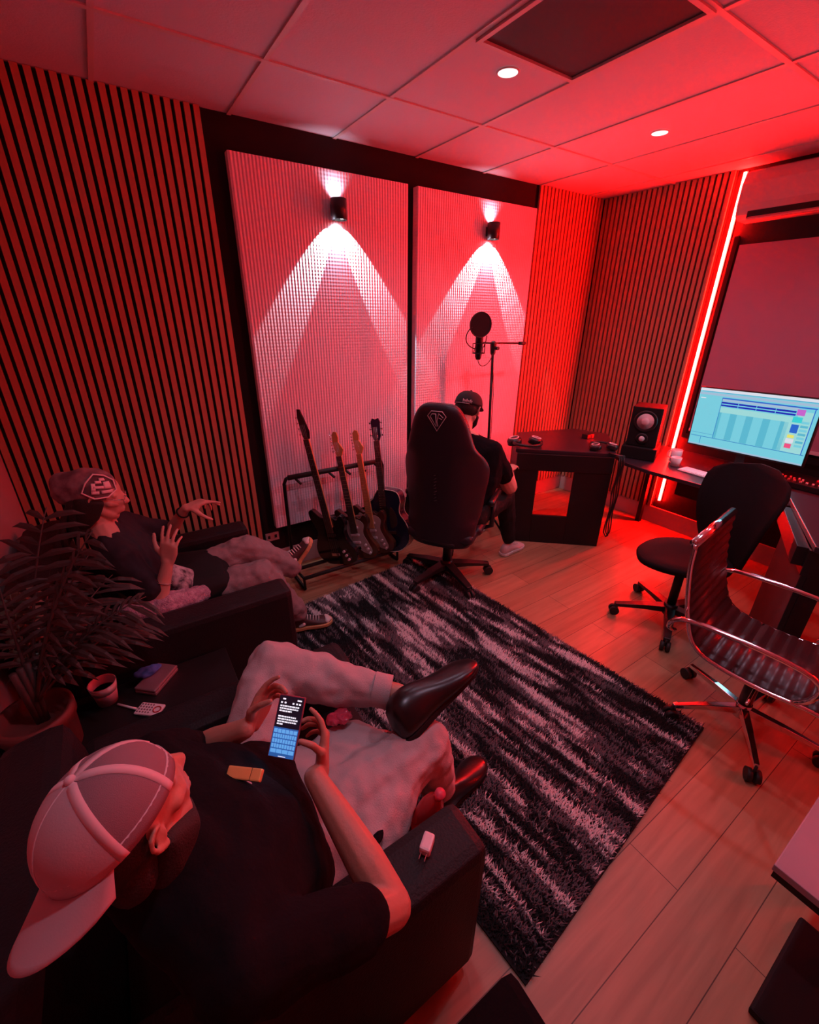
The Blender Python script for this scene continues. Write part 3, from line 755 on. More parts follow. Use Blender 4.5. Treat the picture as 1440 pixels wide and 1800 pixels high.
g = MB(); g.cyl(M @ V((-.002, 0, 0)), M @ V((.002, 0, 0)), .084, n=32); g.build('pop_shield_screen', black_matte, t)
MB().tube(bez((-.15, -.08, .22), (-.20, -.06, .18), (-.17, 0, .09), (-.03, 0, .06), 14), .004, n=8).build('gooseneck', black_metal, t)

# ---- guitars and their rack
rk = thing('guitar_rack', 'black tubular rack holding the four guitars', 'rack', (1.27, 2.70, 0)); o = V(rk.location)
bar = MB(o).tube([(.86, 2.81, .79), (1.58, 2.81, .79)], .018, n=12); bar.build('top_bar', rubber, rk)
for x0, x1 in ((.86, .83), (1.58, 1.61)):
    MB(o).tube([(x0, 2.81, .79), ((x0+x1)/2-.0, 2.81, .785), (x1, 2.815, .75), (x1, 2.82, .10)], .012, n=10).build('upright', black_metal, rk)
    MB(o).tube([(x1, 2.82, .10), (x1, 2.80, .012), (x1, 2.60, .012)], .012, n=10).build('foot', black_metal, rk)
for y, z in ((2.60, .10), (2.78, .08)): MB(o).tube([(.83, y, z), (1.61, y, z)], .014, n=10).build('rail', rubber, rk)
for x in (.83, 1.61): MB(o).tube([(x, 2.60, .012), (x, 2.60, .10), (x, 2.78, .08)], .010, n=8).build('rail_bracket', black_metal, rk)
for k in range(6):
    x = .91+.125*k; MB(o).tube([(x, 2.80, .775), (x+.015, 2.745, .755)], .009, n=8).build('neck_prong', rubber, rk)

def guitar(label, base, top, body_m, neck_m, board_m, kind, guard=None, L=.98, face=(-1, -.7, 0)):
    """local frame: z up the neck, x = out of the face, y across"""
    b = V(base); zt = (V(top)-b).normalized(); x = V(face); x = (x - zt*x.dot(zt)).normalized(); y = zt.cross(x)
    M = Matrix((x, y, zt)).transposed().to_4x4(); M.translation = b
    t = thing('acoustic_guitar' if kind == 'acoustic' else ('bass_guitar' if kind == 'bass' else 'electric_guitar'), label, 'guitar', b)
    t.rotation_euler = M.to_euler()
    mr = 1 if kind == 'acoustic' else -1
    F = Matrix(((0, 0, 1, 0), (mr, 0, 0, 0), (0, 1, 0, 0), (0, 0, 0, 1)))   # plane x->y, y->z, extrude -> x
    def outline(pts, m=5):
        vs = [V((p[0], p[1], 0)) for p in pts]; k = len(vs); out = []
        for i in range(k):
            p0, p1, p2, p3 = vs[(i-1) % k], vs[i], vs[(i+1) % k], vs[(i+2) % k]
            for j in range(m):
                s_ = j/m; q_ = .5*((2*p1)+(-p0+p2)*s_+(2*p0-5*p1+4*p2-p3)*s_*s_+(-p0+3*p1-3*p2+p3)*s_**3); out.append((q_.x, q_.y))
        return out
    if kind == 'acoustic':
        half = [(0, .0), (.11, .012), (.185, .08), (.20, .16), (.175, .24), (.135, .30), (.13, .345), (.145, .41), (.12, .475), (.04, .495)]
        pts = half + [(-p, q_) for p, q_ in half[::-1] if p > 0]
        # cutaway
        pts = [(x_, z_) if not (x_ < -.05 and z_ > .42) else (x_*.8, z_-.06) for x_, z_ in pts]
        th_ = .095; bt = .49
    else:
        pts = [(0, 0), (.08, .005), (.145, .05), (.158, .12), (.128, .20), (.118, .255), (.145, .32), (.15, .375), (.118, .39), (.07, .345), (.03, .335), (-.03, .335), (-.06, .315), (-.085, .34), (-.11, .335), (-.125, .285), (-.105, .225), (-.12, .16), (-.165, .09), (-.15, .03), (-.08, .0)]
        th_ = .044; bt = .33
        if kind == 'bass': pts = [(x_*1.05, z_*1.12) for x_, z_ in pts]; bt = .38
    ol = outline(pts)
    g = MB(); g.prism(ol, F, -th_, smooth=False); bd = g.build('body', body_m, t, bevel=.005)
    if kind == 'acoustic':
        for xx in (.001, -th_-.001):
            g = MB(); g.tube([(xx, p, q_) for p, q_ in ol[::2]], .0035, n=5, closed=True); g.build('binding', bind_m, t)
        MB().cyl((.0, 0, .32), (.002, 0, .32), .05, n=28).build('sound_hole', black_matte, t)
        MB().box(0, .01, -.09, .09, .145, .17, bev=.003).build('bridge', rosewood, t)
        g = MB(); g.prism(outline([(.05, .20), (.10, .22), (.10, .30), (.06, .36), (.045, .30)]), F @ Matrix.Translation((0, 0, .001)), .002); g.build('pickguard', rosewood, t)
    else:
        if guard:
            g = MB(); g.prism(outline([(.03, .30), (.085, .335), (.10, .30), (.09, .22), (.06, .17), (-.02, .07), (-.09, .035), (-.12, .06), (-.10, .12), (-.07, .20), (-.085, .27), (-.04, .31)]), F @ Matrix.Translation((0, 0, .001)), .003); g.build('pickguard', guard, t)
        for z in ((.13, .19, .25) if kind != 'bass' else (.20, .24)): MB().box(.003, .012, -.036, .036, z-.009, z+.009, bev=.003).build('pickup', white_plastic if guard else black_plastic, t)
        MB().box(.002, .014, -.035, .035, .075, .10, bev=.003).build('bridge', chrome, t)
        for k in range(3): MB().cyl((.003, .075+.014*k, .11-.032*k), (.018, .075+.014*k, .11-.032*k), .0095, n=14).build('knob', white_plastic, t)
    hl = .17 if kind != 'bass' else .2; nl = L-hl
    g = MB(); g.loft([[(.012, -w_, z), (.012, w_, z), (-.002, w_*.9, z), (-.010, 0, z), (-.002, -w_*.9, z)] for z, w_ in ((bt-.08, .028), (nl, .0215))], smooth=False); g.build('neck', neck_m, t)
    MB().add
    g = MB(); g.loft([[(.012, -w_, z), (.012, w_, z), (.017, w_*.96, z), (.017, -w_*.96, z)] for z, w_ in ((bt-.12, .029), (nl, .0215))], smooth=False); g.build('fingerboard', board_m, t)
    g = MB()
    for k in range(1, 19):
        z = nl - (nl-.08)*(1-2**(-k/12.)); g.box(.017, .0182, -.024, .024, z-.0008, z+.0008)
    g.build('frets', chrome, t)
    g = MB()
    for k in range(4 if kind == 'bass' else 6):
        yy = (k/(3. if kind == 'bass' else 5.)-.5); g.tube([(.017, yy*.05, .09), (.0195, yy*.036, nl), (.012, yy*.03+.0, nl+.10)], .0007, n=4)
    g.build('strings', chrome, t)
    if kind == 'acoustic': hp = [(.021, 0), (.034, .03), (.038, .14), (.025, .165), (0, .155), (-.025, .165), (-.038, .14), (-.034, .03), (-.021, 0)]
    elif kind == 'bass': hp = [(.0215, 0), (.03, .03), (.034, .15), (.022, .205), (0, .20), (-.014, .14), (-.032, .05), (-.0215, 0)]
    else: hp = [(.0215, 0), (.028, .03), (.034, .10), (.03, .155), (.012, .175), (-.012, .168), (-.018, .135), (-.012, .1), (-.042, .045), (-.0215, 0)]
    g = MB(); g.prism([(p, q_+nl) for p, q_ in hp][::-1], F, -.012); hd = g.build('headstock', body_m if kind != 'electric' else neck_m, t, bevel=.002)
    hd.data.transform(Matrix.Translation((.004, 0, 0)))
    npeg = {'acoustic': 3, 'bass': 4, 'electric': 6}[kind]
    for k in range(npeg):
        for s in ((-1, 1) if kind == 'acoustic' else (-1,)):
            z = nl+.035+(.115/(npeg-1))*k if npeg > 3 else nl+.04+.045*k
            g = MB(); g.tube([(-.002, s*.028, z), (-.002, s*.046, z)], .0022, n=6); g.hull([((-.002, s*.05, z-.004), .004), ((-.002, s*.05, z+.004), .004)], 1); g.build('tuning_peg', chrome if kind != 'acoustic' else black_plastic, t)
    return t
guitar('leftmost guitar in the rack, a dark bass with a black headstock and long neck', (1.115, 2.62, .115), (.995, 2.84, 1.25), gtr_black, wood_amber, rosewood, 'bass', None, L=1.15)
guitar('second guitar from the left, dark sunburst with a pale pickguard and dark fingerboard', (1.29, 2.62, .115), (1.235, 2.83, 1.06), gtr_burst, wood_amber, rosewood, 'electric', pick_m, L=.965)
guitar('third guitar from the left, all-maple neck with a pale pickguard', (1.43, 2.62, .115), (1.40, 2.83, 1.05), gtr_burst, wood_amber, wood_amber, 'electric', pick_m, L=.955)
guitar('dark blue-sided acoustic guitar with cream binding at the right of the rack', (1.525, 2.60, .11), (1.56, 2.83, 1.14), gtr_blue, rosewood, rosewood, 'acoustic', L=1.04)

# ---- side table things
t = thing('paper_cup', 'pink and white paper cup on the small black table', 'cup', (-.285, 1.66, .45), math.radians(20)); t.scale = (1.18, 1.18, 1.1)
lathe(MB(), [(.028, .001), (.038, .085), (.0365, .085), (.027, .006), (.001, .005)], (0, 0, 0)).build('wall', mat('cup_pink', (.75, .42, .5), .5), t)
lathe(MB(), [(.0345, .052), (.0388, .085), (.0393, .0855), (.0352, .052)], (0, 0, 0)).build('white_band', white_plastic, t)
t = thing('paper_stick', 'thin white stick lying beside the remote', 'stick', (-.225, 1.585, .45))
MB().cyl((-.03, .03, .006), (.03, -.035, .006), .0042, n=10).build('shaft', white_plastic, t)
t = thing('remote_control', 'small white remote control with round dial on the small black table', 'remote', (-.155, 1.52, .45), math.radians(-40))
MB().box(-.047, .047, -.027, .027, .001, .012, bev=.005).build('body', white_plastic, t)
for r in range(5):
    for k in range(4): MB().cyl((-.038+.011*r, -.017+.0115*k, .012), (-.038+.011*r, -.017+.0115*k, .0135), .0034, n=8).build('button', mat('btn', (.2, .12, .14), .6) if r+k == 0 else bpy.data.materials['btn'], t)
MB().tube([(.03+.013*math.cos(2*PI*i/20), .013*math.sin(2*PI*i/20), .0125) for i in range(20)], .0025, n=6, closed=True).build('dial_ring', red_glass, t)
t = thing('metal_case', 'flat pink-lit metal case on the small black table', 'case', (-.115, 1.665, .45), math.radians(48))
MB().box(-.07, .07, -.045, .045, .001, .018, bev=.006).build('lower_shell', mat('satin_metal', (.5, .32, .34), .3, .7), t)
MB().box(-.07, .07, -.045, .045, .0195, .030, bev=.005).build('lid', mat('satin_metal_lid', (.42, .27, .3), .35, .6), t)
t = thing('blue_cloth', 'crumpled dark blue cloth on top of the metal case', 'cloth', (-.14, 1.70, .48), 0)
g = MB(); g.ell((0, 0, .012), (.05, .028, .014), sub=4); g.build('fabric', blue_cloth, t, wrinkle=(.03, .02))

# ---- palm in its pot
t = thing('potted_palm', 'bushy dark palm in a tall red-brown pot between the armchairs at the left', 'plant', (-.455, 1.53, 0))
lathe(MB(), [(.07, .001), (.085, .3), (.10, .58), (.107, .58), (.107, .62), (.093, .62), (.088, .57), (.001, .565)], (0, 0, 0), n=32).build('pot', pot_m, t)
def frond(parent, base, d, L, droop, lw=.022, ll=.17, m=leaf_m, nl=15):
    d = V(d).normalized(); pts = []
    p = V(base); v_ = d.copy()
    for i in range(nl+4):
        pts.append(p.copy()); v_ = (v_ + V((0, 0, -droop/(nl+4)))).normalized(); p = p + v_*L/(nl+4)
    g = MB(); g.tube(pts, [.006*(1-i/len(pts))+.0012 for i in range(len(pts))], n=6)
    for i in range(3, len(pts)-1):
        a = pts[i]; fw = (pts[i+1]-pts[i-1]).normalized(); side = fw.cross(V((0, 0, 1))).normalized(); upv = side.cross(fw)
        k = math.sin(PI*(i-2)/(len(pts)-1))**.6
        for s in (-1, 1):
            dd = (fw*.55 + side*s*1.0 - V((0, 0, .18)) + V([random.uniform(-.12, .12) for _ in range(3)])).normalized(); l_ = ll*k*random.uniform(.85, 1.1)
            wv = dd.cross(upv).normalized()*lw*.5; q_ = []
            b0 = a; m1 = a+dd*l_*.35; m2 = a+dd*l_*.72-V((0, 0, .012)); tp = a+dd*l_-V((0, 0, .035))
            up2 = upv*.004
            vs = [b0-wv*.3, b0+wv*.3, m1-wv, m1+up2, m1+wv, m2-wv*.8, m2+up2, m2+wv*.8, tp]
            g.add(vs, [(0, 1, 4, 3, 2), (2, 3, 6, 5), (3, 4, 7, 6), (5, 6, 8), (6, 7, 8)])
    for v in g.bm.verts: v.co.x = max(v.co.x, -.108)
    return g.build('frond', m, parent, solid=0)
bs = (0.02, 0, .66)
for d, L, dr in (((.5, .1, 1.7), .80, 1.0), ((.3, .45, 1.8), .85, .9), ((.75, .15, 1.1), .60, 1.1), ((.55, .55, 1.0), .62, .9), ((.2, .8, 1.1), .62, .9), ((.95, .55, .75), .52, .9), ((.45, .25, 1.4), .68, 1.0),
                 ((.7, .7, .5), .5, .8), ((.3, .95, .8), .58, .9), ((.0, .3, 1.5), .66, .9)):
    frond(t, bs, d, L*.80, dr, ll=.17, lw=.022, nl=12)
for d, L, dr in (((.02, .35, 1.3), .42, .5), ((.02, .7, 1.2), .45, .4)):
    frond(t, (.02, .02, .62), d, L, dr, lw=.03, ll=.07, m=leaf_l, nl=9)
for k in range(3): MB().tube([(.01*k, .01, .56), (.015*k, .02*k-.02, .80)], .010, n=8).build('stem', leaf_m, t)
# ------------------------------------------------------------------ people
def norm(v): return V(v).normalized()
def hand(g, Wp, D, N, s, curl, thumb, sc=1.0, spread=.0):
    """Wp wrist, D palm direction, N palm side, s=+1 thumb on D x N side; curl: 4 base angles (deg); thumb: list of 3 directions in (D,S,N)"""
    D = norm(D); N = V(N); N = (N - D*N.dot(D)).normalized(); S = D.cross(N)*s; Wp = V(Wp)
    P = lambda d, a, n: Wp + (D*d + S*a + N*n)*sc
    g.hull([(P(.0, .016, 0), .016*sc), (P(.0, -.014, 0), .015*sc), (P(.045, .026, 0), .0135*sc), (P(.045, -.028, 0), .0125*sc)])
    g.hull([(P(.045, .026, 0), .0135*sc), (P(.045, -.028, 0), .0125*sc), (P(.086, .030, -.002), .0105*sc), (P(.090, .010, -.003), .011*sc), (P(.086, -.012, -.003), .0105*sc), (P(.076, -.031, -.002), .0095*sc)])
    g.hull([(P(.02, .02, .004), .016*sc), (P(.05, .030, .006), .012*sc)])
    tips = []
    for i, (b, L, r) in enumerate((((.088, .031), .074, .0088), ((.092, .010), .082, .009), ((.088, -.012), .076, .0086), ((.077, -.031), .060, .0076))):
        p = P(b[0], b[1], -.002); ang = 0; f = D + S*(spread*(1.5-i)/1.5); f = f.normalized(); c = curl[i]
        for k, fr in enumerate((.44, .31, .25)):
            ang += math.radians(c[k] if hasattr(c, '__len__') else c*(1, 1.1, .7)[k])
            d = f*math.cos(ang) + N*math.sin(ang); q_ = p + d*L*fr*sc
            g.hull([(p, r*(1-.08*k)*sc), (q_, r*(.93-.1*k)*sc)]); p = q_
        tips.append(p)
    p = P(.022, .024, .004)
    for k, (d, L, r) in enumerate(zip(thumb, (.046, .036, .03), (.0145, .0105, .0095))):
        d = norm(D*d[0] + S*d[1] + N*d[2]); q_ = p + d*L*sc; g.hull([(p, r*sc), (q_, (r-.0015)*sc if k < 2 else .008*sc)]); p = q_
    tips.append(p)
    return tips, S

def shoe(parent, heel, toe, up, m, sole_m, name='shoe', sc=1.0, laces=None, accent=None, hgt=.075):
    heel = V(heel); toe = V(toe); L = (toe-heel).length; M = frame(heel, toe-heel, up)
    x_ = M @ V((1, 0, 0)) - M @ V((0, 0, 0))
    g = MB(parent.location); n = 20; rings = []
    prof = [(0.0, .010, .02, .030, .055), (.03, .030, .01, .034, hgt+.01), (.12, .037, .008, .038, hgt+.028), (.25, .037, .008, .040, hgt+.03), (.38, .036, .008, .042, hgt+.012), (.52, .041, .008, .040, hgt*.85), (.68, .048, .008, .034, hgt*.70), (.84, .046, .008, .03, hgt*.56), (.94, .034, .009, .028, hgt*.42), (1.0, .012, .014, .02, hgt*.28)]
    for u, w_, z0, _, z1 in prof:
        ring = []
        for i in range(n):
            a = 2*PI*i/n; c_, s_ = math.cos(a), math.sin(a)
            ring.append(M @ V((u*L, w_*math.copysign(abs(c_)**.8, c_)*sc*(1 if s_ < 0 else .78+.22*(1-s_)), (z0+z1)/2 + (z1-z0)/2*math.copysign(abs(s_)**.85, s_))))
        rings.append(ring)
    g.loft(rings); up_o = g.build(name, m, parent, sub=1)
    g = MB(parent.location); rings = []
    for u, w_, z0, _, z1 in prof:
        w2 = w_*1.07+.002; ring = [M @ V((u*L*1.02-.004, y, z)) for y, z in ((-w2, .0), (w2, .0), (w2*1.02, .022), (-w2*1.02, .022))]
        rings.append(ring)
    g.loft(rings, smooth=False); so = g.build('sole', sole_m, None, bevel=.004); so.parent = up_o; so.matrix_parent_inverse = Matrix()
    if laces:
        g = MB(parent.location)
        for k in range(5):
            u = .40+.065*k; zt = hgt*(1.16-.09*k); w_ = .026
            g.tube([M @ V((u*L, -w_, zt-.012)), M @ V((u*L+.006, 0, zt+.004)), M @ V((u*L, w_, zt-.012))], .003, n=6)
        g.tube([M @ V((.36*L, 0, hgt*1.2)), M @ V((.38*L, .03, hgt*1.15)), M @ V((.42*L, .045, hgt*.9))], .0025, n=6)
        lo = g.build('laces', laces, None); lo.parent = up_o
    if accent:
        g = MB(parent.location)
        g.hull([(M @ V((.86*L, y, hgt*.38)), .014) for y in (-.026, .026)] + [(M @ V((.95*L, 0, hgt*.28)), .012)], 2)
        g.hull([(M @ V((.30*L, y, hgt*.62)), .012) for y in (-.034, .034)] + [(M @ V((.22*L, y, hgt*.5)), .010) for y in (-.034, .034)], 2)
        ao = g.build('white_toe_cap', accent, None); ao.parent = up_o
    return up_o

def head(g, Hc, F, U, sc=1.0):
    """adds a head to g: centre Hc, forward F, up U"""
    M = frame(Hc, F, U); P = lambda x, y, z: M @ (V((x, y, z))*sc); R3 = M.to_3x3()
    g.ell(P(-.01, 0, .03), (.098*sc, .077*sc, .092*sc), R3)
    g.hull([(P(.045, .0, .0), .058*sc), (P(.055, 0, -.045), .043*sc), (P(.0, 0, -.01), .066*sc)])
    g.hull([(P(.06, 0, -.085), .024*sc), (P(.05, .025, -.07), .024*sc), (P(.05, -.025, -.07), .024*sc), (P(-.0, .045, -.04), .024*sc), (P(-.0, -.045, -.04), .024*sc)])
    for s in (-1, 1):
        g.hull([(P(.072, s*.022, .032), .012*sc), (P(.062, s*.048, .028), .012*sc)])   # brow
        g.hull([(P(.068, s*.036, -.014), .017*sc), (P(.045, s*.050, -.01), .018*sc)])   # cheek
        # ear
        g.hull([(P(-.004, s*.073, .018), .008*sc), (P(-.014, s*.080, .016), .004*sc), (P(-.014, s*.080, -.006), .004*sc), (P(-.004, s*.074, -.022), .006*sc)])
        rim = [P(.002, s*.078, .020), P(-.006, s*.086, .030), P(-.020, s*.091, .027), P(-.027, s*.092, .012), P(-.023, s*.089, -.006), P(-.012, s*.083, -.020), P(-.004, s*.078, -.026)]
        for a_, b_ in zip(rim[:-1], rim[1:]): g.hull([(a_, .0052*sc), (b_, .0052*sc)])
        g.hull([(P(.004, s*.076, .002), .005*sc), (P(.0, s*.078, -.008), .005*sc)])
    g.hull([(P(.088, 0, .025), .010*sc), (P(.112, 0, -.012), .012*sc), (P(.088, .013, -.018), .009*sc), (P(.088, -.013, -.018), .009*sc)])
    g.hull([(P(.092, .016, -.045), .007*sc), (P(.098, 0, -.043), .008*sc), (P(.092, -.016, -.045), .007*sc)])
    g.hull([(P(.089, .014, -.058), .008*sc), (P(.095, 0, -.058), .009*sc), (P(.089, -.014, -.058), .008*sc)])
    g.hull([(P(-.03, 0, -.06), .052*sc), (P(-.045, 0, -.12), .052*sc)])
    return M

def sphline(a, ra, b, rb, n): return [(V(a).lerp(V(b), i/n), ra+(rb-ra)*i/n) for i in range(n+1)]

# ================= foreground person
L0 = V((.05, .8, 0))
p2 = thing('person', 'foreground person in pale backwards mesh cap and grey joggers, typing on a phone', 'person', L0)
Hc = V((-.132, .605, 1.075)); F2 = norm((.74, .58, .18)); U2 = norm((-.24, -.03, .97))
Pc = V((.178, .83, .85)); UPH = norm((.063, .065, .1)); RPH = V((.7, -.68, .0)); RPH = (RPH-UPH*RPH.dot(UPH)).normalized(); NPH = RPH.cross(UPH)
RE = V((.245, .42, .695)); LE = V((-.03, .985, .74))
RW = V((.196, .700, .80)); LW = V((.088, .895, .835))
g = MB(L0)
head(g, Hc, F2, U2, .93)
NB = V((-.15, .645, .93))
g.hull([(NB, .055), (V((-.15, .61, 1.01)), .05)])
RS = V((-.04, .41, .89)); LS = V((-.11, .87, .89))
g.hull([(NB, .06), (RS, .055), (LS, .055), (V((-.03, .66, .82)), .11)])
g.hull([(V((-.03, .66, .82)), .12), (V((.02, .74, .66)), .14), (V((.04, .80, .54)), .14)])
g.chain([(RS, .052), (RS.lerp(RE, .5), .046), (RE, .040)]); g.chain([(RE, .040), (RE.lerp(RW, .3), .043), (RE.lerp(RW, .7), .034), (RW, .026)])
g.chain([(LS, .052), (LS.lerp(LE, .5), .045), (LE, .040)]); g.chain([(LE, .040), (LE.lerp(LW, .35), .040), (LW, .026)])
# right hand: fingers behind the phone, thumb over the glass
hand(g, RW-NPH*.048+RPH*.006, UPH*.85 + RPH*-.02 + V((0, .25, .05)), -RPH*1.0 + NPH*.25, 1, [(18, 20, 10), (35, 45, 30), (42, 50, 30), (48, 50, 30)], [(.7, .95, .0), (.55, .75, .6), (.35, .1, 1.0)], .98)
hand(g, LW-NPH*.034, UPH*.8 + RPH*.25 + V((.0, .0, .05)), RPH*1.0 + NPH*.2, -1, [(12, 18, 15), (30, 45, 30), (40, 50, 30), (45, 50, 30)], [(.7, .7, .25), (.7, .25, .55), (.65, -.1, .7)], .98)
LA = V((.585, .94, .625))     # left ankle (crossing)
LK = V((.245, 1.225, .70)); RK = V((.60, .80, .515)); RA = V((.715, .835, .13)); RH = V((.07, .70, .50)); LH = V((.04, .92, .51))
g.chain([(LH, .09), (LK, .06), (LA, .036)]); g.chain([(RH, .09), (RK, .06), (RA, .038)])
g.hull([(LA, .036), (V((.60, .86, .60)), .034)]); g.hull([(RA, .038), (V((.76, .85, .07)), .034)])
g.build('body', skin, p2, remesh=.0042, smooth=3)
# T-shirt
g = MB(L0)
g.hull([(NB, .085), (V((-.16, .62, .985)), .072), (V((-.08, .58, .93)), .075)])
g.hull([(NB+V((0, 0, -.005)), .078), (RS+V((.0, .02, 0)), .068), (LS+V((0, -.02, 0)), .068), (V((-.04, .64, .82)), .135)])
g.hull([(RS+V((.0, .02, 0)), .068), (LS+V((0, -.02, 0)), .068), (V((-.03, .52, .80)), .11), (V((-.05, .80, .80)), .11), (V((.02, .66, .74)), .14)])
g.hull([(V((-.02, .54, .78)), .12), (V((-.03, .80, .78)), .12), (V((.05, .66, .64)), .15), (V((.05, .84, .62)), .15)])
g.hull([(V((.05, .64, .62)), .15), (V((.06, .86, .62)), .145), (V((.07, .66, .50)), .13), (V((.06, .90, .50)), .13)])
g.chain([(RS, .066), (RS.lerp(RE, .55), .064)]); g.hull([(RS.lerp(RE, .45), .063), (RS.lerp(RE, .74), .058)])
g.chain([(LS, .066), (LS.lerp(LE, .5), .062), (LS.lerp(LE, .8), .058)])
g.build('t_shirt', shirt_m, p2, remesh=.008, smooth=5, wrinkle=(.09, .018))
# joggers
g = MB(L0)
g.hull([(LH, .13), (RH, .13), (V((.0, .8, .47)), .12)])
g.chain([(LH+V((0, 0, .0)), .125), (LH.lerp(LK, .5), .108), (LK, .088)]); 
LC = LK.lerp(LA, .80)
g.chain([(LK, .088), (LK.lerp(LA, .45)+V((0, 0, -.015)), .086), (LC, .058)])
g.chain([(RH, .13), (RH.lerp(RK, .45)+V((0, .02, 0)), .125), (RK, .088)])
g.hull([(V((.12, .62, .50)), .10), (V((.30, .66, .495)), .105), (RH.lerp(RK, .75), .095)])
g.hull([(RH.lerp(RK, .2)+V((0, .10, -.03)), .08), (RH.lerp(RK, .6)+V((0, .06, -.03)), .09), (RH.lerp(RK, .3), .10)])
g.hull([(V((.20, .93, .50)), .085), (V((.40, .95, .50)), .075), (RH.lerp(RK, .8)+V((0, .06, -.02)), .07), (RH.lerp(RK, .3), .10)])
g.chain([(RK, .088), (RK.lerp(RA, .5)+V((-.01, 0, 0)), .078), (RK.lerp(RA, .86), .058)])
jg = g.build('joggers', grey_trs, p2, remesh=.008, smooth=6, wrinkle=(.07, .026))
g = MB(L0); dv = (LA-LK).normalized(); k_ = 24; o1 = dv.orthogonal().normalized(); o2 = dv.cross(o1)
g.loft([[LC+dv*t_+(o1*math.cos(2*PI*i/k_)+o2*math.sin(2*PI*i/k_))*r for i in range(k_)] for t_, r in ((.0, .058), (.035, .057), (.060, .0575), (.060, .052), (.03, .050))], cap=False)
cf = g.build('cuff', grey_trs, None); cf.parent = jg
# hole in the thigh of the trousers: dark frayed patch
g = MB(L0); g.ell((.305, .60, .588), (.030, .011, .008), Matrix.Rotation(.5, 3, 'Z'), 3); tr = g.build('frayed_hole', shirt_m, None, wrinkle=(.01, .012)); tr.parent = jg
blk_shoe = mat('black_clog', (.008, .008, .009), .3)
shoe(p2, (.515, .80, .575), (.875, .875, .655), (-.35, .45, .75), blk_shoe, black_matte, sc=1.7, hgt=.115)
shoe(p2, (.665, .815, .032), (.99, .895, .03), (0, 0, 1), blk_shoe, black_matte, sc=1.2, hgt=.085)
# hair under the cap, beard
Mh = frame(Hc, F2, U2) @ Matrix.Scale(.9, 4); g = MB(L0); R3 = Mh.to_3x3()
g.ell(Mh @ V((-.030, 0, .022)), (.091, .0835, .088), R3); g.hull([(Mh @ V((-.06, s*.035, -.06)), .036) for s in (-1, 1)]+[(Mh @ V((-.03, 0, 0)), .063)])
g.build('hair', hair_m, p2, remesh=.006, smooth=2)
g = MB(L0)
for s in (-1, 1): g.hull([(Mh @ V((.0, s*.066, -.045)), .018), (Mh @ V((.035, s*.048, -.085)), .026), (Mh @ V((.058, 0, -.098)), .027), (Mh @ V((-.02, s*.03, -.11)), .045)])
g.build('beard', hair_m, p2, remesh=.005, smooth=3)
# cap, worn backwards
Uc = norm((-.50, -.02, .87)); Mc = frame(Hc + U2*.044 - F2*.008, F2, Uc) @ Matrix.Scale(.9, 4)
def capt(a, ph, k=1.0):   # a azimuth from front, ph elevation 0..pi/2
    e = math.cos(ph)**.85
    return Mc @ V((math.cos(a)*e*.112*k, math.sin(a)*e*.094*k, math.sin(ph)*.108*k - .012))
def cap_patch(a0, a1, m, nm, parent, k=1.0, ph0=0, ph1=PI/2, na=20, hole=None):
    g = MB(L0); npn = 12; grid = [[capt(a0+(a1-a0)*i/na, ph0+(ph1-ph0)*j/npn, k) for i in range(na+1)] for j in range(npn+1)]
    vs = [p for r in grid for p in r]; fs = []
    for j in range(npn):
        for i in range(na):
            if hole and hole(a0+(a1-a0)*(i+.5)/na, ph0+(ph1-ph0)*(j+.5)/npn): continue
            fs.append((j*(na+1)+i, j*(na+1)+i+1, (j+1)*(na+1)+i+1, (j+1)*(na+1)+i))
    g.add(vs, fs, 0, True); o_ = g.build(nm, m, parent); d = o_.modifiers.new('t', 'SOLIDIFY'); d.thickness = .002; d.offset = 1; return o_
capo = cap_patch(math.radians(-112), math.radians(112), cap_mesh_m, 'cap', p2, na=56, hole=lambda a, ph: (a/.34)**2 + (ph/.42)**2 < 1)
q_ = cap_patch(math.radians(110), math.radians(250), cap_m, 'cap_front_panel', None, 1.006); q_.parent = capo
g = MB(L0)
for a in (0, 58, -58, 112, -112, 180):
    ph0 = .42 if a == 0 else 0
    A = math.radians(a); rr = []
    for j in range(15):
        ph = ph0+(PI/2-ph0)*j/14; dn = .085/max(.25, math.cos(ph)) if ph < 1.45 else .3
        dn = min(dn, .5) if abs(a) != 180 else min(dn*.3, .3)
        c0 = capt(A-dn, ph, 1.022); c1 = capt(A+dn, ph, 1.022); cm = capt(A, ph, 1.03)
        wv = (c1-c0).normalized()*(.0068 if abs(a) != 180 else .002); nn = (cm-Hc).normalized()
        rr.append([cm-wv, cm+wv, cm+wv-nn*.0035, cm-wv-nn*.0035])
    g.loft(rr)
# band round the opening
rr = []
for i in range(61):
    A = 2*PI*i/60; p = capt(A, .02, 1.015); p2_ = capt(A, .22, 1.025); nn = (p-Hc).normalized()*.003
    rr.append([p, p2_, p2_-nn, p-nn])
g.loft(rr, cap=False)
rr = []
for i in range(21):
    t_ = PI*i/20; A = math.cos(t_)*.34; ph = .02+math.sin(t_)*.40; c0 = capt(A, ph, 1.02); c1 = capt(A*1.25, .02+math.sin(t_)*.5, 1.02); nn = (c0-Hc).normalized()*.003
    rr.append([c0, c1, c1-nn, c0-nn])
g.loft(rr)
g.ell(capt(0, PI/2, 1.03), .008, sub=2)
q_ = g.build('seam_tape', cap_tape_m, None); q_.parent = capo
g = MB(L0); rr = []
for j in range(9):
    s_ = j/8; row = []
    for i in range(21):
        b_ = -1+2*i/20; A = PI + b_*1.02
        base = V((math.cos(A)*.112, math.sin(A)*.094, -.012)); ext = .082*s_*math.sqrt(max(0, 1-(b_*.98)**2))**.75
        row.append(Mc @ (base + V((-ext, 0, -.012*s_ - .30*ext*0 + (-.022*abs(b_)**2*s_) - .16*ext))))
    rr.append(row)
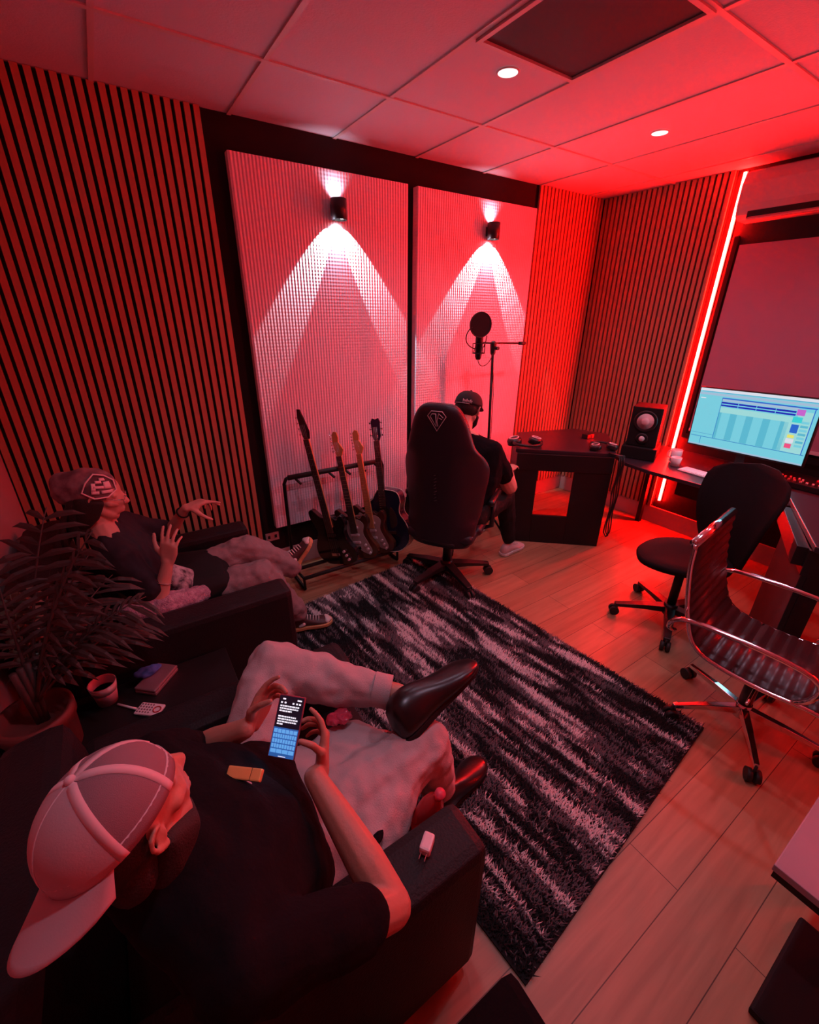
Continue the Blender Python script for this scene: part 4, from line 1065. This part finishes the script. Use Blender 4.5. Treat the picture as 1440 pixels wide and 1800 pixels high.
g.loft(rr, cap=False, closed_ring=False); q_ = g.build('brim', cap_m, None); q_.parent = capo; d = q_.modifiers.new('t', 'SOLIDIFY'); d.thickness = .004

# phone, lighter
ph = thing('phone', 'smartphone with a black text screen and blue keyboard held in both hands', 'phone', Pc)
Mp = Matrix((RPH, UPH, NPH)).transposed().to_4x4(); Mp.translation = Pc
MB(Pc).box(-.036, .036, -.074, .074, -.008, 0, M=Mp, bev=.0035).build('case', mat('phone_case', (.35, .08, .12), .3), ph)
pm = [mat('ph_'+a, c, .3, emit=c, es=e) for a, c, e in (('black', (.004, .004, .01), 1), ('text', (.8, .85, .95), 1), ('kb', (.02, .09, .30), 1), ('key', (.10, .34, .72), 1))]
g = MB(Pc)
def pq(x0, x1, y0, y1, mi, z): g.add([Mp @ V(p) for p in ((x0, y0, z), (x1, y0, z), (x1, y1, z), (x0, y1, z))], [(0, 1, 2, 3)], mi)
pq(-.0335, .0335, -.0715, .0715, 0, .0004); pq(-.0335, .0335, -.0715, -.004, 2, .0007)
random.seed(9)
for y in (.047, .041, .035, .022, .016, .010, .004): 
    x = -.028; e = {.035: .006, .016: .026, .010: .024, .004: -.012}.get(y, random.uniform(.018, .026))
    if y == .047: e = .024
    while x < e:
        w_ = random.uniform(.003, .009); pq(x, min(x+w_, e), y-.0017, y+.0017, 1, .0009); x += w_+.0012
pq(-.024, -.016, .062, .0655, 1, .0009); pq(.016, .028, .062, .0655, 1, .0009)
for x in (-.028, -.018, .004, .014, .022): pq(x, x+.005, .053, .057, 1, .0009)
for r, nk in enumerate((6, 10, 9, 9, 4)):
    wk = .064/nk
    for k in range(nk): pq(-.032+wk*k+.0007, -.032+wk*(k+1)-.0007, -.0165-.0115*r, -.0075-.0115*r, 3, .0010)
pq(-.008, .012, -.070, -.0685, 1, .001)
g.build('screen', pm, ph)
lamp('screen_glow', 'AREA', Pc+NPH*.004, .025, (.4, .65, 1), NPH, ph, shape='RECTANGLE', size=.06, size_y=.14)
gl = thing('lighter', 'slim shiny gold lighter lying on the black T-shirt', 'lighter', (.052, .715, .906))
g = MB(); g.box(-.040, .040, -.0125, .0125, -.006, .006, bev=.003)
q_ = g.build('case', gold, gl); gl.rotation_euler = frame((0, 0, 0), (.72, -.66, .08), (-.35, -.30, .88)).to_euler()
MB().box(.016, .017, -.0128, .0128, -.0062, .0062).build('hinge_line', black_metal, gl)
# things around the seat
ad = thing('charger', 'small white plug charger lying on the right armrest', 'charger', (.395, .505, .617), math.radians(35))
MB().box(-.022, .022, -.014, .014, .0, .027, bev=.006).build('housing', white_plastic, ad)
for s in (-1, 1): MB().box(-.040, -.021, s*.007-.001, s*.007+.001, .010, .017).build('prong', chrome, ad)
bt = thing('bottle', 'dark red plastic bottle tucked between the seat and the right armrest', 'bottle', (.47, .64, .44))
lathe(MB(), [(.03, .0), (.034, .01), (.034, .10), (.028, .13), (.014, .155), (.013, .165)], (0, 0, 0)).build('body', red_glass, bt)
lathe(MB(), [(.015, .165), (.015, .182), (.001, .183)], (0, 0, 0), n=16).build('cap', pink_wrap, bt)
bt.rotation_euler = (math.radians(14), math.radians(12), 0)
wr = thing('wrapper', 'crumpled pink see-through wrapper on the grey joggers', 'wrapper', (.385, .985, .60))
g = MB(); g.ell((0, 0, 0), (.042, .028, .018), sub=4); o_ = g.build('film', pink_wrap, wr, wrinkle=(.025, .04))
for f in o_.data.polygons: f.use_smooth = False

# ================= person in the left armchair
L1 = V((0, 2.25, 0))
p1 = thing('person', 'person in printed headwrap and glasses gesturing with both hands by the slats', 'person', L1)
H1 = V((-.165, 2.24, 1.07)); F1 = norm((1, -.12, -.22)); U1 = norm((.22, -.02, .97)); M1 = frame(H1, F1, U1)
g = MB(L1); head(g, H1, F1, U1, .95)
S1R = V((-.14, 2.06, .84)); S1L = V((-.14, 2.44, .86)); N1 = V((-.19, 2.25, .93))
g.hull([(N1, .055), (H1+V((-.03, 0, -.08)), .05)])
g.hull([(N1, .055), (S1R, .05), (S1L, .05), (V((-.12, 2.25, .7)), .11)]); g.hull([(V((-.12, 2.25, .7)), .12), (V((-.05, 2.25, .52)), .14)])
E1R = V((-.035, 1.985, .64)); W1R = V((.03, 2.0, .80)); E1L = V((.08, 2.46, .74)); W1L = V((.17, 2.33, .905))
g.chain([(S1R, .046), (E1R, .036), (W1R, .024)]); g.chain([(S1L, .046), (E1L, .036), (W1L, .023)])
hand(g, W1R, (.25, .0, 1), (.6, .8, 0), 1, [(5, 12, 8), (10, 15, 10), (16, 22, 15), (22, 28, 20)], [(.6, .8, .1), (.8, .5, .3), (.9, .3, .3)], .98, .12)
hand(g, W1L, (.9, .1, .15), (.25, .0, -1), -1, [(12, 12, 8), (26, 16, 12), (48, 30, 20), (52, 36, 20)], [(.5, .5, .8), (.6, .2, .8), (.7, .1, .7)], 1.0, .15)
K1L = V((.43, 2.30, .60)); A1L = V((.66, 2.20, .46)); K1R = V((.44, 2.12, .52)); A1R = V((.64, 2.17, .14)); H1R = V((-.0, 2.14, .50)); H1L = V((-.0, 2.36, .50))
g.chain([(H1L, .08), (K1L, .055), (A1L, .035)]); g.chain([(H1R, .08), (K1R, .055), (A1R, .035)])
g.build('body', skin_l, p1, remesh=.0045, smooth=3)
g = MB(L1)
g.hull([(N1+V((0, 0, -.03)), .065), (S1R, .068), (S1L, .068), (V((-.10, 2.25, .68)), .14)]); g.hull([(V((-.10, 2.17, .72)), .12), (V((-.10, 2.33, .72)), .12), (V((-.02, 2.16, .53)), .12), (V((-.02, 2.34, .53)), .12)])
g.chain([(S1R, .065), (S1R.lerp(E1R, .75), .06)]); g.chain([(S1L, .065), (S1L.lerp(E1L, .8), .06)])
g.build('t_shirt', mat('navy_black_shirt', (.012, .012, .02), .9), p1, remesh=.008, smooth=4, wrinkle=(.08, .02))
g = MB(L1); g.hull([((.06, 2.08, .615), .05), ((.10, 2.16, .60), .05), ((.02, 2.12, .68), .05)]); g.build('shirt_print', print_m, p1, remesh=.01, smooth=3)
g = MB(L1); g.hull([(H1L+V((.03, 0, .03)), .12), (H1R+V((.03, 0, .03)), .12), (V((.22, 2.30, .555)), .10), (V((.22, 2.14, .53)), .09)]); g.build('shorts', black_matte, p1, remesh=.01, smooth=4)
g = MB(L1); g.chain([(V((.16, 2.32, .55)), .09), (K1L, .088), (K1L.lerp(A1L, .5), .075), (A1L+V((-.03, 0, .01)), .062)]); g.chain([(V((.16, 2.16, .50)), .09), (K1R, .088), (K1R.lerp(A1R, .5), .08), (A1R+V((-.01, 0, .03)), .062)])
g.build('trousers', mauve_trs, p1, remesh=.008, smooth=4, wrinkle=(.06, .03))
g = MB(L1); g.hull([((-.16, 1.99, .60), .055), ((-.02, 1.965, .60), .06), ((.08, 1.99, .585), .05), ((.14, 2.04, .565), .04)]); g.build('knit_sleeve', knit_m, p1, remesh=.008, smooth=3, wrinkle=(.03, .02))
shoe(p1, A1L+V((-.005, .02, -.03)), A1L+V((.085, .06, .20)) + V((.04, -.03, -.06)), (-.75, .1, .65), brown_lth, tan_rubber, laces=white_lth, accent=white_lth, sc=.95, hgt=.07)
shoe(p1, (.585, 2.20, .034), (.835, 2.14, .034), (0, 0, 1), brown_lth, tan_rubber, laces=white_lth, accent=white_lth, sc=.95, hgt=.07)
# headwrap with its print
g = MB(L1); R3 = M1.to_3x3(); g.ell(M1 @ V((-.030, 0, .045)), (.104, .090, .088), R3); g.hull([(M1 @ V((-.10, 0, .03)), .07), (M1 @ V((-.13, 0, .06)), .045), (M1 @ V((-.02, 0, .05)), .085)])
hw_ = g.build('headwrap', beanie_m, p1, remesh=.006, smooth=4, wrinkle=(.05, .012))
hc = M1 @ V((-.03, 0, .045))
def onwrap(a, b, k=1.03):      # a toward the front, b up on the right side
    d = V((math.sin(a)*math.cos(b), -math.cos(a)*math.cos(b), math.sin(b))); return hc + R3 @ V((d.x*.106*k, d.y*.093*k, d.z*.092*k))
g = MB(L1)
sh = [(-.15, .05), (.25, -.22), (.75, -.18), (1.15, .10), (1.2, .55), (.85, .85), (.3, .95), (-.05, .5)]
g.tube([onwrap(a, b) for a, b in sh], .0035, n=6, closed=True)
for a0, a1, b0, b1 in ((.15, .42, .0, .14), (.5, .95, .02, .16), (.22, .6, .26, .38), (.62, .92, .24, .56), (.3, .56, .5, .62), (.5, .76, .62, .74), (.15, .3, .14, .5)):
    vs = []; 
    for j in range(4):
        for i in range(5): vs.append(onwrap(a0+(a1-a0)*i/4, b0+(b1-b0)*j/3, 1.025))
    g.add(vs, [(j*5+i, j*5+i+1, (j+1)*5+i+1, (j+1)*5+i) for j in range(3) for i in range(4)], 0, True)
q_ = g.build('print', beanie_w, None); q_.parent = hw_; d = q_.modifiers.new('t', 'SOLIDIFY'); d.thickness = .003
g = MB(L1)
for k in range(9):
    y = -.05+.012*k; pts = bez(M1 @ V((-.07, y, .0)), M1 @ V((-.12, y*1.3, -.04)), M1 @ V((-.13, y*1.5, -.12)), M1 @ V((-.11, y*1.6, -.2)), 6); g.tube(pts, .013, n=8)
for s in (-1, 1): g.hull([(M1 @ V((.01, s*.068, -.005)), .018), (M1 @ V((-.05, s*.06, .0)), .035), (M1 @ V((-.05, s*.055, -.10)), .034), (M1 @ V((-.01, s*.062, -.07)), .020)])
g.hull([(M1 @ V((-.07, s*.04, -.02)), .045) for s in (-1, 1)]+[(M1 @ V((-.07, s*.04, -.13)), .045) for s in (-1, 1)])
g.build('hair', hair_m, p1)
g = MB(L1)
for s in (-1, 1):
    g.tube([M1 @ (V((.098, s*.033, .008)) + V((0, .021*math.cos(2*PI*i/16), .017*math.sin(2*PI*i/16)))) for i in range(16)], .0016, n=5, closed=True)
    g.tube([M1 @ V((.096, s*.054, .012)), M1 @ V((.0, s*.076, .016))], .0018, n=5)
g.tube([M1 @ V((.100, -.012, .012)), M1 @ V((.106, 0, .015)), M1 @ V((.100, .012, .012))], .0016, n=5)
g.build('glasses', chrome, p1)
g = MB(L1); dv = (W1R-E1R).normalized(); o1 = dv.orthogonal().normalized(); o2 = dv.cross(o1); c_ = E1R.lerp(W1R, .45); g.tube([c_+(o1*math.cos(2*PI*i/16)+o2*math.sin(2*PI*i/16))*.036 for i in range(16)], .002, n=5, closed=True); g.build('bracelet', chrome, p1)
g = MB(L1); dv = (W1L-E1L).normalized(); o1 = dv.orthogonal().normalized(); o2 = dv.cross(o1); c_ = E1L.lerp(W1L, .82); g.tube([c_+(o1*math.cos(2*PI*i/16)+o2*math.sin(2*PI*i/16))*.030 for i in range(16)], .004, n=6, closed=True); g.build('wristband', black_matte, p1)

# ================= person in the gaming chair
L3 = V((1.95, 2.25, 0))
p3 = thing('person', 'person in black cap and T-shirt hunched forward in the gaming chair', 'person', L3)
H3 = V((2.03, 2.33, 1.215)); F3 = norm((.90, .38, -.32)); U3 = norm((.30, .12, .94)); M3 = frame(H3, F3, U3)
g = MB(L3); head(g, H3, F3, U3, 1.03)
N3 = V((1.96, 2.29, 1.06)); S3R = V((2.06, 2.10, .965)); S3L = V((1.86, 2.46, .965))
g.hull([(N3, .062), (H3+V((-.03, -.01, -.07)), .056)]); g.hull([(N3, .06), (S3R, .06), (S3L, .06), (V((1.93, 2.25, .8)), .13)]); g.hull([(V((1.93, 2.25, .8)), .14), (V((1.86, 2.2, .58)), .15)])
E3R = V((2.30, 2.12, .655)); W3R = V((2.50, 2.33, .69)); E3L = V((2.1, 2.62, .70)); W3L = V((2.34, 2.55, .72))
g.chain([(S3R, .058), (E3R, .058), (W3R, .030)]); g.chain([(S3L, .055), (E3L, .045), (W3L, .028)])
hand(g, W3R, (.8, .3, .1), (0, 0, -1), 1, [20]*4, [(.6, .7, .2), (.8, .4, .3), (.9, .2, .3)], 1.0)
hand(g, W3L, (.9, -.1, .0), (0, 0, -1), -1, [20]*4, [(.6, .7, .2), (.8, .4, .3), (.9, .2, .3)], 1.0)
H3R = V((1.90, 2.08, .55)); H3L = V((1.80, 2.26, .55)); K3R = V((2.37, 2.22, .52)); K3L = V((2.22, 2.52, .53)); A3R = V((2.44, 2.20, .12)); A3L = V((2.38, 2.62, .12))
g.chain([(H3R, .09), (K3R, .055), (A3R, .036)]); g.chain([(H3L, .09), (K3L, .055), (A3L, .036)])
g.build('body', skin_l, p3, remesh=.0055, smooth=3)
g = MB(L3)
g.hull([(N3+V((0, 0, -.03)), .075), (S3R, .085), (S3L, .085), (V((1.93, 2.25, .80)), .16)]); g.hull([(S3R, .085), (V((2.03, 2.13, .78)), .13), (V((1.86, 2.38, .80)), .13), (S3L, .085)]); g.hull([(V((2.02, 2.15, .76)), .14), (V((1.86, 2.36, .76)), .14), (V((1.90, 2.13, .56)), .14), (V((1.80, 2.27, .56)), .14)])
g.chain([(S3R, .082), (S3R.lerp(E3R, .4), .080), (S3R.lerp(E3R, .62), .078)]); g.chain([(S3L, .082), (S3L.lerp(E3L, .8), .075)])
g.build('t_shirt', shirt_m, p3, remesh=.009, smooth=4, wrinkle=(.09, .02))
g = MB(L3); g.hull([(H3R, .12), (H3L, .12)]); g.chain([(H3R, .12), (K3R, .082), (A3R+V((0, 0, .03)), .055)]); g.chain([(H3L, .12), (K3L, .082), (A3L+V((0, 0, .03)), .055)])
g.build('trousers', black_matte, p3, remesh=.009, smooth=4, wrinkle=(.07, .02))
shoe(p3, (2.375, 2.195, .004), (2.655, 2.235, .004), (0, 0, 1), pink_trainer, white_lth, laces=white_lth, sc=1.05, hgt=.075)
shoe(p3, (2.315, 2.62, .004), (2.595, 2.66, .004), (0, 0, 1), pink_trainer, white_lth, laces=white_lth, sc=1.05, hgt=.075)
g = MB(L3); R3 = M3.to_3x3(); g.ell(M3 @ V((-.018, 0, .018)), (.098, .085, .075), R3); g.build('hair', hair_m, p3)
g = MB(L3)
for s in (-1, 1): g.hull([(M3 @ V((.02, s*.066, -.04)), .016), (M3 @ V((.04, s*.05, -.085)), .02), (M3 @ V((.075, s*.012, -.105)), .022)])
g.build('beard', hair_m, p3, remesh=.006, smooth=2)
g = MB(L3); rr = []
for j in range(11):
    ph_ = PI/2*j/10; e = math.cos(ph_)**.7; rr.append([M3 @ V((-.012+.112*e*math.cos(2*PI*i/28)+.001, .095*e*math.sin(2*PI*i/28), .03+.095*math.sin(ph_))) for i in range(28)])
g.loft(rr); g.ell(M3 @ V((-.012, 0, .128)), .007, sub=2)
co = g.build('cap', mat('black_cap', (.01, .009, .011), .8), p3)
g = MB(L3); rr = []
for j in range(5):
    row = []
    for i in range(13):
        b_ = -1+2*i/12; A = b_*1.0; ext = .07*j/4*math.sqrt(max(0, 1-(b_*.97)**2)); row.append(M3 @ V((-.012+.112*math.cos(A)+ext, .095*math.sin(A), .032-.2*ext)))
    rr.append(row)
g.loft(rr, cap=False, closed_ring=False); q_ = g.build('brim', black_matte, None); q_.parent = co; d = q_.modifiers.new('t', 'SOLIDIFY'); d.thickness = .003
g = MB(L3)
for k in range(8):
    a0 = PI+.10+.085*k; p = M3 @ V((-.012+.115*math.cos(a0), .098*math.sin(a0), .036)); p_ = M3 @ V((-.012+.1145*math.cos(a0), .0975*math.sin(a0), .036+(.016 if k % 3 else .022))); g.tube([p, p_], .0022, n=5)
g.tube([M3 @ V((-.012+.1145*math.cos(a), .0975*math.sin(a), .030)) for a in [PI-.6+.13*i for i in range(10)]], .002, n=5)
q_ = g.build('back_lettering', mat('cap_letter', (.6, .5, .52), .7), None); q_.parent = co
